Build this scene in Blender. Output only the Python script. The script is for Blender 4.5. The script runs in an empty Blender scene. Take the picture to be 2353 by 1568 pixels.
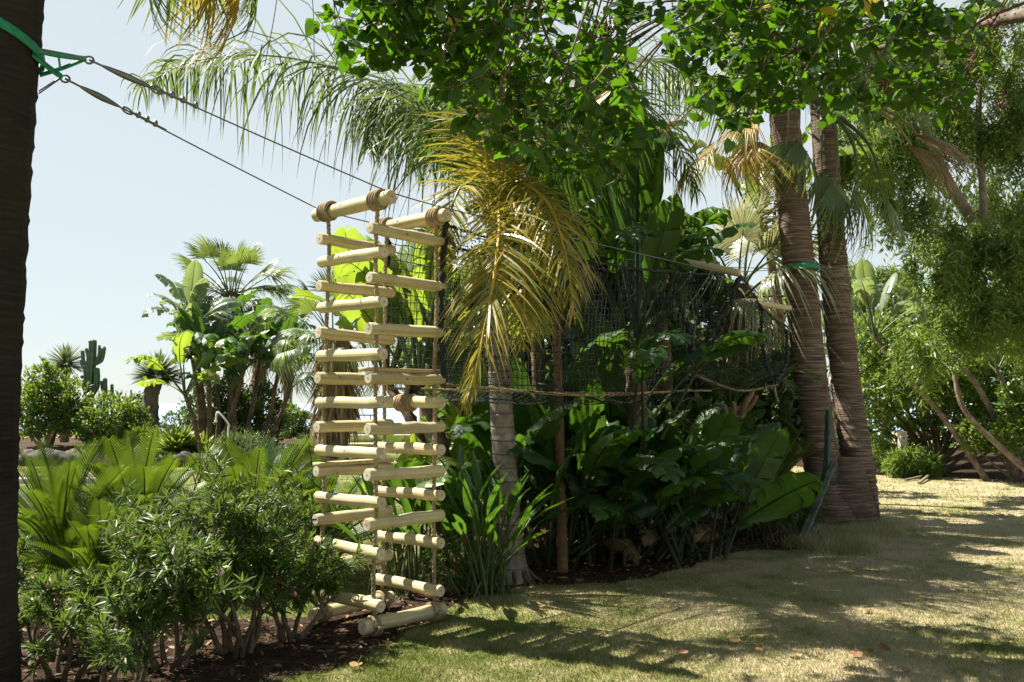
import bpy, math, random
import numpy as np
from mathutils import Vector, Matrix

SC = bpy.context.scene
COL = SC.collection
R = random.Random(11)
NR = np.random.default_rng(11)

# ------------------------------------------------------------------ camera, sky, sun, exposure
FPX, CXP, CYP, HOR = 2038.0, 1176.5, 784.0, 927.0      # focal length and frame of the photograph in pixels
CAM = np.array([0.0, 0.0, 1.6])
PITCH = math.atan((HOR - CYP) / FPX)
cd = bpy.data.cameras.new('camera'); cam = bpy.data.objects.new('camera', cd); COL.objects.link(cam)
cd.sensor_width = 36.0; cd.lens = FPX / 2353.0 * 36.0
cd.clip_start = 0.05; cd.clip_end = 60000.0
cam.location = CAM; cam.rotation_euler = (math.pi / 2 + PITCH, 0, 0)
SC.camera = cam

SUN = Vector((-1.93, 0.80, 3.05)).normalized()
w = bpy.data.worlds.new('World'); SC.world = w; w.use_nodes = True
wn = w.node_tree; bg = wn.nodes['Background']
sky = wn.nodes.new('ShaderNodeTexSky'); sky.sky_type = 'NISHITA'; sky.sun_disc = False
sky.sun_elevation = math.asin(SUN.z); sky.sun_rotation = math.atan2(SUN.x, SUN.y)
sky.altitude = 0; sky.air_density = 0.9; sky.dust_density = 0.25; sky.ozone_density = 1.0
hz = wn.nodes.new('ShaderNodeMix'); hz.data_type = 'RGBA'; 
gz = wn.nodes.new('ShaderNodeTexCoord'); sz_ = wn.nodes.new('ShaderNodeSeparateXYZ'); hr = wn.nodes.new('ShaderNodeMapRange'); hr.interpolation_type = 'SMOOTHSTEP'
wn.links.new(gz.outputs['Generated'], sz_.inputs[0]); wn.links.new(sz_.outputs[2], hr.inputs[0])       # summer haze: white round the horizon, thinning out towards the zenith
for i_, v_ in ((1, 0.35), (2, 0.95), (3, 0.82), (4, 0.0)): hr.inputs[i_].default_value = v_
wn.links.new(hr.outputs[0], hz.inputs[0])
wn.links.new(sky.outputs[0], hz.inputs[6]); hz.inputs[7].default_value = (5.15, 5.60, 5.55, 1)
wn.links.new(hz.outputs[2], bg.inputs[0]); bg.inputs[1].default_value = 0.052
sl = bpy.data.lights.new('sun', 'SUN'); sl.energy = 5.0; sl.angle = math.radians(0.53); sl.color = (1.0, 0.94, 0.84)
so = bpy.data.objects.new('sun', sl); COL.objects.link(so)
so.rotation_euler = SUN.to_track_quat('Z', 'Y').to_euler(); so.location = (-20, 8, 30)
SC.view_settings.view_transform = 'Standard'; SC.view_settings.look = 'None'
SC.view_settings.gamma = 1.0; SC.view_settings.exposure = 1.6
try: SC.view_settings.use_curve_mapping = False
except Exception: pass
SC.cycles.max_bounces = 8; SC.cycles.transmission_bounces = 5; SC.cycles.diffuse_bounces = 4
SC.cycles.glossy_bounces = 2; SC.cycles.use_denoising = True
SC.cycles.sample_clamp_indirect = 6.0

# ------------------------------------------------------------------ places
def W(x, y, d):
    """point at ground distance d (metres ahead of the camera) seen at photograph position x, y"""
    a = (x - CXP) / FPX; b = (CYP - y) / FPX
    v = np.array([a, math.cos(PITCH) - b * math.sin(PITCH), math.sin(PITCH) + b * math.cos(PITCH)])
    return CAM + v * (d / v[1])
def G(x, y):
    a = (x - CXP) / FPX; b = (CYP - y) / FPX
    v = np.array([a, math.cos(PITCH) - b * math.sin(PITCH), math.sin(PITCH) + b * math.cos(PITCH)])
    p = CAM + v * (-CAM[2] / v[2]); p[2] = 0; return p
def gx(x, d):
    p = W(x, HOR, d); p[2] = 0; return p
def proj(P):
    """photograph position of points (N,3)"""
    q = np.asarray(P) - CAM; c, s = math.cos(PITCH), math.sin(PITCH)
    f = q[:, 1] * c + q[:, 2] * s; u = -q[:, 1] * s + q[:, 2] * c
    f = np.maximum(f, 1e-3)
    return CXP + FPX * q[:, 0] / f, CYP - FPX * u / f, f

# ------------------------------------------------------------------ materials
def nd(nt, t, **kw):
    n = nt.nodes.new(t)
    for k, v in kw.items():
        if k in n.inputs: n.inputs[k].default_value = v
        else: setattr(n, k, v)
    return n
def mixc(nt, fac, a, b, mode='MIX'):
    m = nt.nodes.new('ShaderNodeMix'); m.data_type = 'RGBA'; m.blend_type = mode
    for i, v in ((0, fac), (6, a), (7, b)):
        if isinstance(v, (int, float)): m.inputs[i].default_value = v
        elif isinstance(v, tuple): m.inputs[i].default_value = v if len(v) == 4 else v + (1,)
        else: nt.links.new(v, m.inputs[i])
    return m.outputs[2]
def mathn(nt, op, a, b=None):
    m = nt.nodes.new('ShaderNodeMath'); m.operation = op
    for i, v in ((0, a), (1, b)):
        if v is None: continue
        if isinstance(v, (int, float)): m.inputs[i].default_value = v
        else: nt.links.new(v, m.inputs[i])
    return m.outputs[0]
def ramp(nt, fac, stops):
    r = nt.nodes.new('ShaderNodeValToRGB'); el = r.color_ramp.elements
    while len(el) < len(stops): el.new(0.5)
    for e, (p, c) in zip(el, stops): e.position = p; e.color = c + (1,)
    nt.links.new(fac, r.inputs[0]); return r.outputs[0]
def newmat(name):
    m = bpy.data.materials.new(name); m.use_nodes = True
    nt = m.node_tree; b = nt.nodes['Principled BSDF']; o = nt.nodes['Material Output']
    return m, nt, b, o
def noise(nt, scale, detail=4, vec=None, rough=0.55, dist=0.0):
    n = nd(nt, 'ShaderNodeTexNoise', Scale=scale, Detail=detail, Roughness=rough, Distortion=dist)
    if vec is not None: nt.links.new(vec, n.inputs['Vector'])
    return n.outputs['Fac']
def mapping(nt, sc, coord='Object'):
    t = nt.nodes.new('ShaderNodeTexCoord'); m = nt.nodes.new('ShaderNodeMapping')
    m.inputs['Scale'].default_value = sc; nt.links.new(t.outputs[coord], m.inputs[0]); return m.outputs[0]
def bump(nt, b, h, strength=0.4, dist=0.02):
    n = nd(nt, 'ShaderNodeBump', Strength=strength, Distance=dist)
    nt.links.new(h, n.inputs['Height']); nt.links.new(n.outputs[0], b.inputs['Normal'])

def leaf_mat(name, stops, trans, tf=0.42, rough=0.42, spec=0.45, vein=0.0, spot=None):
    """two-sided leaf: glossy face over a translucent blade; hue varies from leaf to leaf"""
    m, nt, b, o = newmat(name)
    at = nd(nt, 'ShaderNodeAttribute', attribute_name='rnd'); oi = nt.nodes.new('ShaderNodeObjectInfo')
    f = mathn(nt, 'FRACT', mathn(nt, 'ADD', at.outputs['Fac'], oi.outputs['Random']))
    n = noise(nt, 5.0, 3, mapping(nt, (1, 1, 1)))
    f2 = mathn(nt, 'ADD', mathn(nt, 'MULTIPLY', f, 0.75), mathn(nt, 'MULTIPLY', n, 0.25))
    c = ramp(nt, f2, stops)
    if spot:
        sp = noise(nt, spot[1], 4, mapping(nt, (1, 1, 1)))
        c = mixc(nt, ramp(nt, sp, [(0.52, (0, 0, 0)), (0.66, (1, 1, 1))]), c, spot[0])
    if vein:
        wv = nd(nt, 'ShaderNodeTexWave', Scale=vein, Distortion=1.0); wv.bands_direction = 'Y'
        nt.links.new(mapping(nt, (1, 1, 1)), wv.inputs[0])
        c = mixc(nt, mathn(nt, 'MULTIPLY', wv.outputs['Fac'], 0.16), c, (0.02, 0.05, 0.01))
        bump(nt, b, wv.outputs['Fac'], 0.25, 0.004)
    nt.links.new(c, b.inputs['Base Color']); b.inputs['Roughness'].default_value = rough
    b.inputs['Specular IOR Level'].default_value = spec
    tr = nt.nodes.new('ShaderNodeBsdfTranslucent')
    nt.links.new(mixc(nt, 0.72, c, trans), tr.inputs['Color'])
    mx = nt.nodes.new('ShaderNodeMixShader'); mx.inputs[0].default_value = tf
    nt.links.new(b.outputs[0], mx.inputs[1]); nt.links.new(tr.outputs[0], mx.inputs[2])
    nt.links.new(mx.outputs[0], o.inputs['Surface']); return m
def bark_mat(name, stops, sc=(6, 6, 60), rough=0.9, bs=0.6, bd=0.015, big=2.0, bigcol=None, detail=5):
    m, nt, b, o = newmat(name)
    v = mapping(nt, sc); n = noise(nt, 1.0, detail, v, 0.65)
    c = ramp(nt, n, stops)
    n2 = noise(nt, big, 3, mapping(nt, (1, 1, 1)))
    c = mixc(nt, ramp(nt, n2, [(0.42, (0, 0, 0)), (0.68, (0.7, 0.7, 0.7))]), c, bigcol or tuple(x * 0.6 for x in stops[0][1]))
    nt.links.new(c, b.inputs['Base Color']); b.inputs['Roughness'].default_value = rough
    b.inputs['Specular IOR Level'].default_value = 0.2
    bump(nt, b, n, bs, bd); return m
def plain_mat(name, col, rough=0.6, metal=0.0, var=0.25, scale=8.0, spec=0.4, bs=0.0):
    m, nt, b, o = newmat(name)
    n = noise(nt, scale, 4, mapping(nt, (1, 1, 1)))
    c = ramp(nt, n, [(0.3, tuple(x * (1 - var) for x in col)), (0.7, tuple(min(1, x * (1 + var)) for x in col))])
    nt.links.new(c, b.inputs['Base Color']); b.inputs['Roughness'].default_value = rough
    b.inputs['Metallic'].default_value = metal; b.inputs['Specular IOR Level'].default_value = spec
    if bs: bump(nt, b, n, bs, 0.01)
    return m

M = {}
def lawn_colour(nt):
    pos = nt.nodes.new('ShaderNodeNewGeometry').outputs['Position']
    def mp(s):
        k = nt.nodes.new('ShaderNodeMapping'); k.inputs['Scale'].default_value = s; nt.links.new(pos, k.inputs[0]); return k.outputs[0]
    big = noise(nt, 0.62, 3, mp((1, 1, 0)), 0.6, 0.6); mid = noise(nt, 3.1, 4, mp((1, 1, 0)), 0.65); fine = noise(nt, 55.0, 3, mp((1, 1, 0)))
    sep = nt.nodes.new('ShaderNodeSeparateXYZ'); nt.links.new(pos, sep.inputs[0])
    # the lawn wears to bare straw where people walk, right of the bed; it stays green along the bed and far away
    wear = mathn(nt, 'MULTIPLY', mathn(nt, 'SUBTRACT', sep.outputs[0], 0.6), 0.10)
    wear = nt.nodes.new('ShaderNodeClamp'); 
    w0 = mathn(nt, 'MULTIPLY', mathn(nt, 'SUBTRACT', sep.outputs[0], 0.2), 0.085)
    nt.links.new(w0, wear.inputs[0]); wear.inputs[1].default_value = -0.06; wear.inputs[2].default_value = 0.10
    t = mathn(nt, 'ADD', mathn(nt, 'ADD', mathn(nt, 'MULTIPLY', big, 0.55), mathn(nt, 'MULTIPLY', mid, 0.45)), wear.outputs[0])
    t = mathn(nt, 'ADD', mathn(nt, 'MULTIPLY', mathn(nt, 'SUBTRACT', t, 0.55), 1.55), mathn(nt, 'ADD', 0.55, mathn(nt, 'MULTIPLY', mathn(nt, 'SUBTRACT', fine, 0.5), 0.16)))
    return t, fine
def make_lawn_mats():
    m, nt, b, o = newmat('lawn_soil'); t, fine = lawn_colour(nt)
    c = ramp(nt, t, [(0.34, (0.080, 0.098, 0.022)), (0.50, (0.19, 0.18, 0.074)), (0.63, (0.29, 0.245, 0.14)), (0.78, (0.36, 0.285, 0.19))])
    nt.links.new(c, b.inputs['Base Color']); b.inputs['Roughness'].default_value = 0.95; b.inputs['Specular IOR Level'].default_value = 0.1
    bump(nt, b, fine, 0.5, 0.02); M['lawn'] = m
    m, nt, b, o = newmat('grass_blade'); t, fine = lawn_colour(nt)
    at = nd(nt, 'ShaderNodeAttribute', attribute_name='rnd')
    t2 = mathn(nt, 'ADD', t, mathn(nt, 'MULTIPLY', mathn(nt, 'SUBTRACT', at.outputs['Fac'], 0.5), 0.24))
    c = ramp(nt, t2, [(0.34, (0.080, 0.110, 0.020)), (0.50, (0.22, 0.215, 0.085)), (0.63, (0.35, 0.32, 0.175)), (0.78, (0.45, 0.39, 0.255))])
    nt.links.new(c, b.inputs['Base Color']); b.inputs['Roughness'].default_value = 0.6; b.inputs['Specular IOR Level'].default_value = 0.25
    tr = nt.nodes.new('ShaderNodeBsdfTranslucent'); nt.links.new(mixc(nt, 0.4, c, (0.30, 0.33, 0.06)), tr.inputs[0])
    mx = nt.nodes.new('ShaderNodeMixShader'); mx.inputs[0].default_value = 0.35
    nt.links.new(b.outputs[0], mx.inputs[1]); nt.links.new(tr.outputs[0], mx.inputs[2]); nt.links.new(mx.outputs[0], o.inputs['Surface'])
    M['grass'] = m
make_lawn_mats()
def make_soil(name, a, b_, c_):
    m, nt, b, o = newmat(name); v = mapping(nt, (1, 1, 1))
    n = noise(nt, 9.0, 6, v, 0.7); n2 = noise(nt, 60.0, 3, v)
    c = ramp(nt, n, [(0.30, a), (0.52, b_), (0.72, c_)])
    nt.links.new(c, b.inputs['Base Color']); b.inputs['Roughness'].default_value = 1.0; b.inputs['Specular IOR Level'].default_value = 0.1
    bump(nt, b, mathn(nt, 'ADD', n, mathn(nt, 'MULTIPLY', n2, 0.5)), 0.9, 0.04); return m
M['soil'] = make_soil('bed_soil', (0.012, 0.008, 0.005), (0.04, 0.024, 0.014), (0.10, 0.062, 0.036))
M['rocksoil'] = make_soil('rockery_soil', (0.03, 0.02, 0.013), (0.075, 0.05, 0.032), (0.14, 0.098, 0.065))
M['chip'] = plain_mat('bark_chip', (0.16, 0.085, 0.045), 0.9, var=0.6, scale=30)
def chipmat():
    m, nt, b, o = newmat('litter'); at = nd(nt, 'ShaderNodeAttribute', attribute_name='rnd')
    c = ramp(nt, at.outputs['Fac'], [(0.0, (0.035, 0.02, 0.012)), (0.45, (0.10, 0.055, 0.03)), (0.8, (0.24, 0.13, 0.065)), (1.0, (0.42, 0.27, 0.15))])
    nt.links.new(c, b.inputs['Base Color']); b.inputs['Roughness'].default_value = 0.85; return m
M['litter'] = chipmat()
# woods and trunks
M['log'] = bark_mat('peeled_log', [(0.30, (0.32, 0.25, 0.12)), (0.50, (0.48, 0.405, 0.22)), (0.72, (0.57, 0.50, 0.30))], (16, 16, 16), 0.6, 0.22, 0.004, 6.0, (0.34, 0.24, 0.11), 8)
def log_grain():
    m, nt, b, o = newmat('peeled_log_grain'); at = nd(nt, 'ShaderNodeAttribute', attribute_name='rnd'); v = mapping(nt, (1, 1, 1))
    n = noise(nt, 22.0, 6, v, .65); n2 = noise(nt, 4.0, 3, v)
    f = mathn(nt, 'ADD', mathn(nt, 'MULTIPLY', at.outputs['Fac'], .6), mathn(nt, 'MULTIPLY', n, .4))
    c = ramp(nt, f, [(.12, (.24, .175, .085)), (.30, (.40, .325, .165)), (.55, (.50, .425, .235)), (.85, (.60, .53, .33))])
    c = mixc(nt, ramp(nt, n2, [(.50, (0, 0, 0)), (.70, (.55, .55, .55))]), c, (.30, .26, .20))
    nt.links.new(c, b.inputs['Base Color']); b.inputs['Roughness'].default_value = .7; b.inputs['Specular IOR Level'].default_value = .25
    bump(nt, b, f, .35, .006); return m
M['loggrain'] = log_grain()
M['logend'] = bark_mat('log_end', [(0.3, (0.52, 0.44, 0.32)), (0.7, (0.66, 0.58, 0.45))], (30, 30, 30), 0.8, 0.2, 0.004, 14.0, (0.36, 0.26, 0.16))
M['knot'] = plain_mat('log_knot', (0.20, 0.11, 0.05), 0.7)
M['rope'] = bark_mat('hemp_rope', [(0.3, (0.20, 0.145, 0.085)), (0.7, (0.42, 0.33, 0.21))], (60, 60, 60), 0.95, 0.5, 0.004, 9.0)
M['netcord'] = plain_mat('net_cord', (0.012, 0.016, 0.014), 0.75, var=0.4)
M['steel'] = plain_mat('galvanised_steel', (0.17, 0.18, 0.18), 0.4, 0.85, 0.2)
M['strap'] = plain_mat('green_webbing', (0.012, 0.20, 0.10), 0.6, var=0.35, scale=60)
M['fanbark'] = bark_mat('ringed_palm_bark', [(0.32, (0.035, 0.025, 0.019)), (0.50, (0.135, 0.096, 0.068)), (0.66, (0.34, 0.262, 0.195))], (3.0, 3.0, 62), 0.9, 0.9, 0.03, 1.4, (0.13, 0.085, 0.06), 6)
M['darkbark'] = bark_mat('backlit_palm_bark', [(0.3, (0.008, 0.006, 0.006)), (0.55, (0.022, 0.017, 0.016)), (0.75, (0.055, 0.042, 0.036))], (4, 4, 46), 0.95, 0.9, 0.03, 1.2, (0.05, 0.045, 0.025), 6)  # bark darkened: the backlit trunk's shade is painted into the colour
M['greybark'] = bark_mat('smooth_grey_palm_bark', [(0.3, (0.19, 0.165, 0.14)), (0.55, (0.30, 0.27, 0.235)), (0.75, (0.40, 0.37, 0.33))], (5, 5, 16), 0.75, 0.25, 0.01, 2.2, (0.20, 0.14, 0.085))
def ring_bark():
    m, nt, b, o = newmat('ringed_grey_trunk'); v = mapping(nt, (1, 1, 1)); n = noise(nt, 14.0, 5, v, .65)
    wv = nd(nt, 'ShaderNodeTexWave', Scale=2.5, Distortion=1.2); wv.bands_direction = 'Z'; wv.wave_profile = 'SAW'; nd_ = wv.inputs['Detail Scale']; nd_.default_value = .6
    nt.links.new(v, wv.inputs[0]); c = ramp(nt, n, [(.3, (.13, .11, .09)), (.55, (.25, .22, .19)), (.75, (.37, .34, .30))])
    rg = ramp(nt, wv.outputs['Fac'], [(0.0, (1, 1, 1)), (.10, (.0, .0, .0)), (.93, (0, 0, 0)), (1.0, (.8, .8, .8))])
    c = mixc(nt, mathn(nt, 'MULTIPLY', rg, .8), c, (.075, .055, .04)); st = noise(nt, 1.0, 4, mapping(nt, (7, 7, 2)), .6)
    c = mixc(nt, ramp(nt, st, [(.45, (0, 0, 0)), (.7, (.8, .8, .8))]), c, (.12, .08, .045))
    nt.links.new(c, b.inputs['Base Color']); b.inputs['Roughness'].default_value = .75; b.inputs['Specular IOR Level'].default_value = .25
    bump(nt, b, mathn(nt, 'ADD', n, mathn(nt, 'MULTIPLY', rg, -1.0)), .6, .012); return m
M['ringbark'] = ring_bark()
M['brownbark'] = bark_mat('brown_bark', [(0.3, (0.07, 0.045, 0.028)), (0.55, (0.17, 0.115, 0.075)), (0.75, (0.30, 0.22, 0.15))], (8, 8, 18), 0.95, 0.7, 0.02, 3.0)
M['canebark'] = bark_mat('tan_cane', [(0.3, (0.10, 0.055, 0.026)), (0.6, (0.20, 0.12, 0.058)), (0.8, (0.32, 0.22, 0.12))], (10, 10, 5), 0.7, 0.3, 0.01, 5.0)
M['twig'] = bark_mat('twig_bark', [(0.3, (0.06, 0.042, 0.028)), (0.7, (0.19, 0.14, 0.095))], (20, 20, 20), 0.9, 0.4, 0.01, 4.0)
M['paletwig'] = bark_mat('pale_twig', [(0.3, (0.17, 0.13, 0.09)), (0.7, (0.34, 0.275, 0.20))], (12, 12, 20), 0.9, 0.4, 0.01, 4.0)
M['greytrunk'] = bark_mat('grey_tree_bark', [(0.3, (0.11, 0.085, 0.062)), (0.7, (0.28, 0.225, 0.17))], (9, 9, 9), 0.95, 0.7, 0.02, 3.0)
# leaves
M['heart'] = leaf_mat('heart_leaf', [(0.1, (0.006, 0.025, 0.004)), (0.5, (0.014, 0.047, 0.006)), (0.9, (0.038, 0.090, 0.010))], (0.19, 0.44, 0.008), 0.33, 0.42, 0.28, 0, ((0.035, 0.05, 0.012), 9.0))
M['heartyel'] = leaf_mat('yellowed_heart_leaf', [(0.2, (0.45, 0.36, 0.03)), (0.8, (0.55, 0.40, 0.05))], (0.7, 0.55, 0.05), 0.42)
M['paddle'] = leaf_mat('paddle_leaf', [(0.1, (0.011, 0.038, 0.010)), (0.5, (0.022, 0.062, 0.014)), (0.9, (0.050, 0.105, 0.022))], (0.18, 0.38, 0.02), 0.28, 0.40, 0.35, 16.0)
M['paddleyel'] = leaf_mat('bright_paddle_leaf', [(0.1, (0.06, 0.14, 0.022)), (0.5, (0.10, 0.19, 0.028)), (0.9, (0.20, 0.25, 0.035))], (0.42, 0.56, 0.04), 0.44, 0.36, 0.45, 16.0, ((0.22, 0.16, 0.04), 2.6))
M['paddledry'] = leaf_mat('dead_paddle_leaf', [(0.1, (0.05, 0.03, 0.014)), (0.5, (0.09, 0.056, 0.026)), (0.9, (0.16, 0.105, 0.05))], (0.2, 0.12, 0.05), 0.12, 0.7, 0.2, 16.0)
M['paddlepale'] = leaf_mat('grey_green_paddle_leaf', [(0.1, (0.09, 0.15, 0.08)), (0.6, (0.15, 0.21, 0.12)), (0.9, (0.22, 0.27, 0.17))], (0.4, 0.5, 0.12), 0.32, 0.34, 0.6, 14.0)  # paler leaf for far plants, standing in for haze in the air
M['stalk'] = leaf_mat('leaf_stalk', [(0.2, (0.045, 0.075, 0.022)), (0.8, (0.10, 0.125, 0.04))], (0.3, 0.35, 0.08), 0.1, 0.45)
M['stalkdark'] = leaf_mat('shaded_leaf_stalk', [(0.2, (0.018, 0.032, 0.010)), (0.8, (0.045, 0.055, 0.018))], (0.1, 0.12, 0.03), 0.05, 0.5, 0.25)  # darker copy of the stalk colour with the thicket's shade painted in
M['drystalk'] = leaf_mat('dry_leaf_stalk', [(0.2, (0.20, 0.13, 0.06)), (0.8, (0.34, 0.25, 0.13))], (0.4, 0.3, 0.1), 0.1, 0.6)
M['fan'] = leaf_mat('fan_leaf', [(0.1, (0.045, 0.085, 0.026)), (0.5, (0.075, 0.125, 0.036)), (0.9, (0.12, 0.165, 0.05))], (0.32, 0.42, 0.06), 0.34, 0.40, 0.5)
M['fanpale'] = leaf_mat('silvery_fan_leaf', [(0.1, (0.16, 0.20, 0.10)), (0.5, (0.24, 0.265, 0.14)), (0.9, (0.33, 0.32, 0.19))], (0.5, 0.5, 0.2), 0.30, 0.30, 0.7)
M['fangold'] = leaf_mat('yellowing_fan_leaf', [(0.1, (0.15, 0.13, 0.02)), (0.5, (0.28, 0.19, 0.03)), (0.9, (0.40, 0.26, 0.05))], (0.6, 0.45, 0.05), 0.42, 0.42, 0.45)
M['fandry'] = leaf_mat('dry_fan_leaf', [(0.1, (0.15, 0.095, 0.045)), (0.5, (0.27, 0.185, 0.09)), (0.9, (0.40, 0.30, 0.17))], (0.5, 0.36, 0.16), 0.25, 0.6, 0.3)
M['feather'] = leaf_mat('feather_leaflet', [(0.1, (0.030, 0.062, 0.022)), (0.5, (0.055, 0.095, 0.032)), (0.9, (0.10, 0.135, 0.045))], (0.26, 0.36, 0.06), 0.30, 0.5, 0.22)
M['featherol'] = leaf_mat('olive_feather_leaflet', [(0.05, (0.075, 0.11, 0.018)), (0.32, (0.17, 0.175, 0.03)), (0.58, (0.27, 0.235, 0.04)), (0.80, (0.38, 0.285, 0.05)), (1.0, (0.26, 0.16, 0.06))], (0.46, 0.42, 0.035), 0.36, 0.34, 0.55)
M['rachis'] = leaf_mat('green_rachis', [(0.2, (0.10, 0.13, 0.045)), (0.8, (0.16, 0.17, 0.07))], (0.3, 0.3, 0.1), 0.05, 0.45)
M['rachisyel'] = leaf_mat('yellow_rachis', [(0.2, (0.50, 0.32, 0.02)), (0.8, (0.58, 0.38, 0.04))], (0.6, 0.45, 0.05), 0.15, 0.45)
M['cycad'] = leaf_mat('cycad_leaflet', [(0.1, (0.014, 0.046, 0.007)), (0.5, (0.032, 0.080, 0.011)), (0.9, (0.078, 0.135, 0.016))], (0.29, 0.44, 0.018), 0.22, 0.42, 0.3)
M['oleander'] = leaf_mat('oleander_leaf', [(0.1, (0.024, 0.058, 0.014)), (0.5, (0.050, 0.098, 0.022)), (0.9, (0.12, 0.17, 0.036))], (0.26, 0.38, 0.04), 0.28, 0.42, 0.3)
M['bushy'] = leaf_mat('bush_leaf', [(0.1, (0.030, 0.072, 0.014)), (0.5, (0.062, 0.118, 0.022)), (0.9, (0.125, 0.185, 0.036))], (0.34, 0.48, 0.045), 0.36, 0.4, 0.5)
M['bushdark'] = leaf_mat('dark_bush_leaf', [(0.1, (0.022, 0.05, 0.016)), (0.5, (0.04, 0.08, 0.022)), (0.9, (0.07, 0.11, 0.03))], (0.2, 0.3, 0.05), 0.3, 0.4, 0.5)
M['pepper'] = leaf_mat('pepper_leaf', [(0.1, (0.035, 0.075, 0.014)), (0.5, (0.07, 0.125, 0.022)), (0.9, (0.14, 0.195, 0.036))], (0.34, 0.48, 0.045), 0.38, 0.45, 0.4)
M['yucca'] = leaf_mat('yucca_leaf', [(0.1, (0.06, 0.10, 0.05)), (0.9, (0.13, 0.18, 0.08))], (0.3, 0.38, 0.1), 0.2, 0.45, 0.45)
M['yuccabr'] = leaf_mat('bright_yucca_leaf', [(0.1, (0.09, 0.16, 0.03)), (0.9, (0.20, 0.26, 0.06))], (0.4, 0.5, 0.06), 0.35, 0.4, 0.45)
M['cactus'] = plain_mat('cactus_skin', (0.10, 0.155, 0.085), 0.6, var=0.3)
M['cactusgrey'] = plain_mat('grey_cactus_skin', (0.075, 0.088, 0.066), 0.55, var=0.45, scale=12)
M['cactusdark'] = plain_mat('dark_cactus_skin', (0.035, 0.06, 0.035), 0.6, var=0.3)
M['berry'] = plain_mat('dark_red_berry', (0.11, 0.012, 0.012), 0.4, var=0.4, scale=30)
M['flower'] = plain_mat('pink_flower', (0.62, 0.36, 0.34), 0.7, var=0.2)
M['fallen'] = leaf_mat('fallen_leaf', [(0.1, (0.14, 0.065, 0.03)), (0.5, (0.25, 0.14, 0.06)), (0.9, (0.42, 0.30, 0.12))], (0.5, 0.25, 0.08), 0.25, 0.6)
M['rock'] = bark_mat('rockery_stone', [(0.3, (0.06, 0.05, 0.042)), (0.7, (0.20, 0.175, 0.145))], (7, 7, 7), 0.9, 1.0, 0.06, 2.2)
M['white'] = plain_mat('white_paint', (0.78, 0.77, 0.74), 0.5, var=0.04)
M['cream'] = plain_mat('cream_boards', (0.62, 0.52, 0.33), 0.7, var=0.08)
M['kerb'] = plain_mat('pale_kerb', (0.55, 0.53, 0.48), 0.8, var=0.15)
M['wallgreen'] = plain_mat('mossy_wall', (0.10, 0.12, 0.08), 0.9, var=0.3)
M['rail'] = plain_mat('dark_railing', (0.05, 0.05, 0.055), 0.5)
M['post'] = plain_mat('weathered_post', (0.50, 0.44, 0.36), 0.85, var=0.25)
def seamat():
    m, nt, b, o = newmat('sea_water'); b.inputs['Base Color'].default_value = (0.24, 0.33, 0.42, 1); b.inputs['Roughness'].default_value = 0.5
    n = noise(nt, 1.0, 5, mapping(nt, (0.05, 0.2, 1))); bump(nt, b, n, 0.5, 1.2); return m
M['sea'] = seamat()

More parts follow.
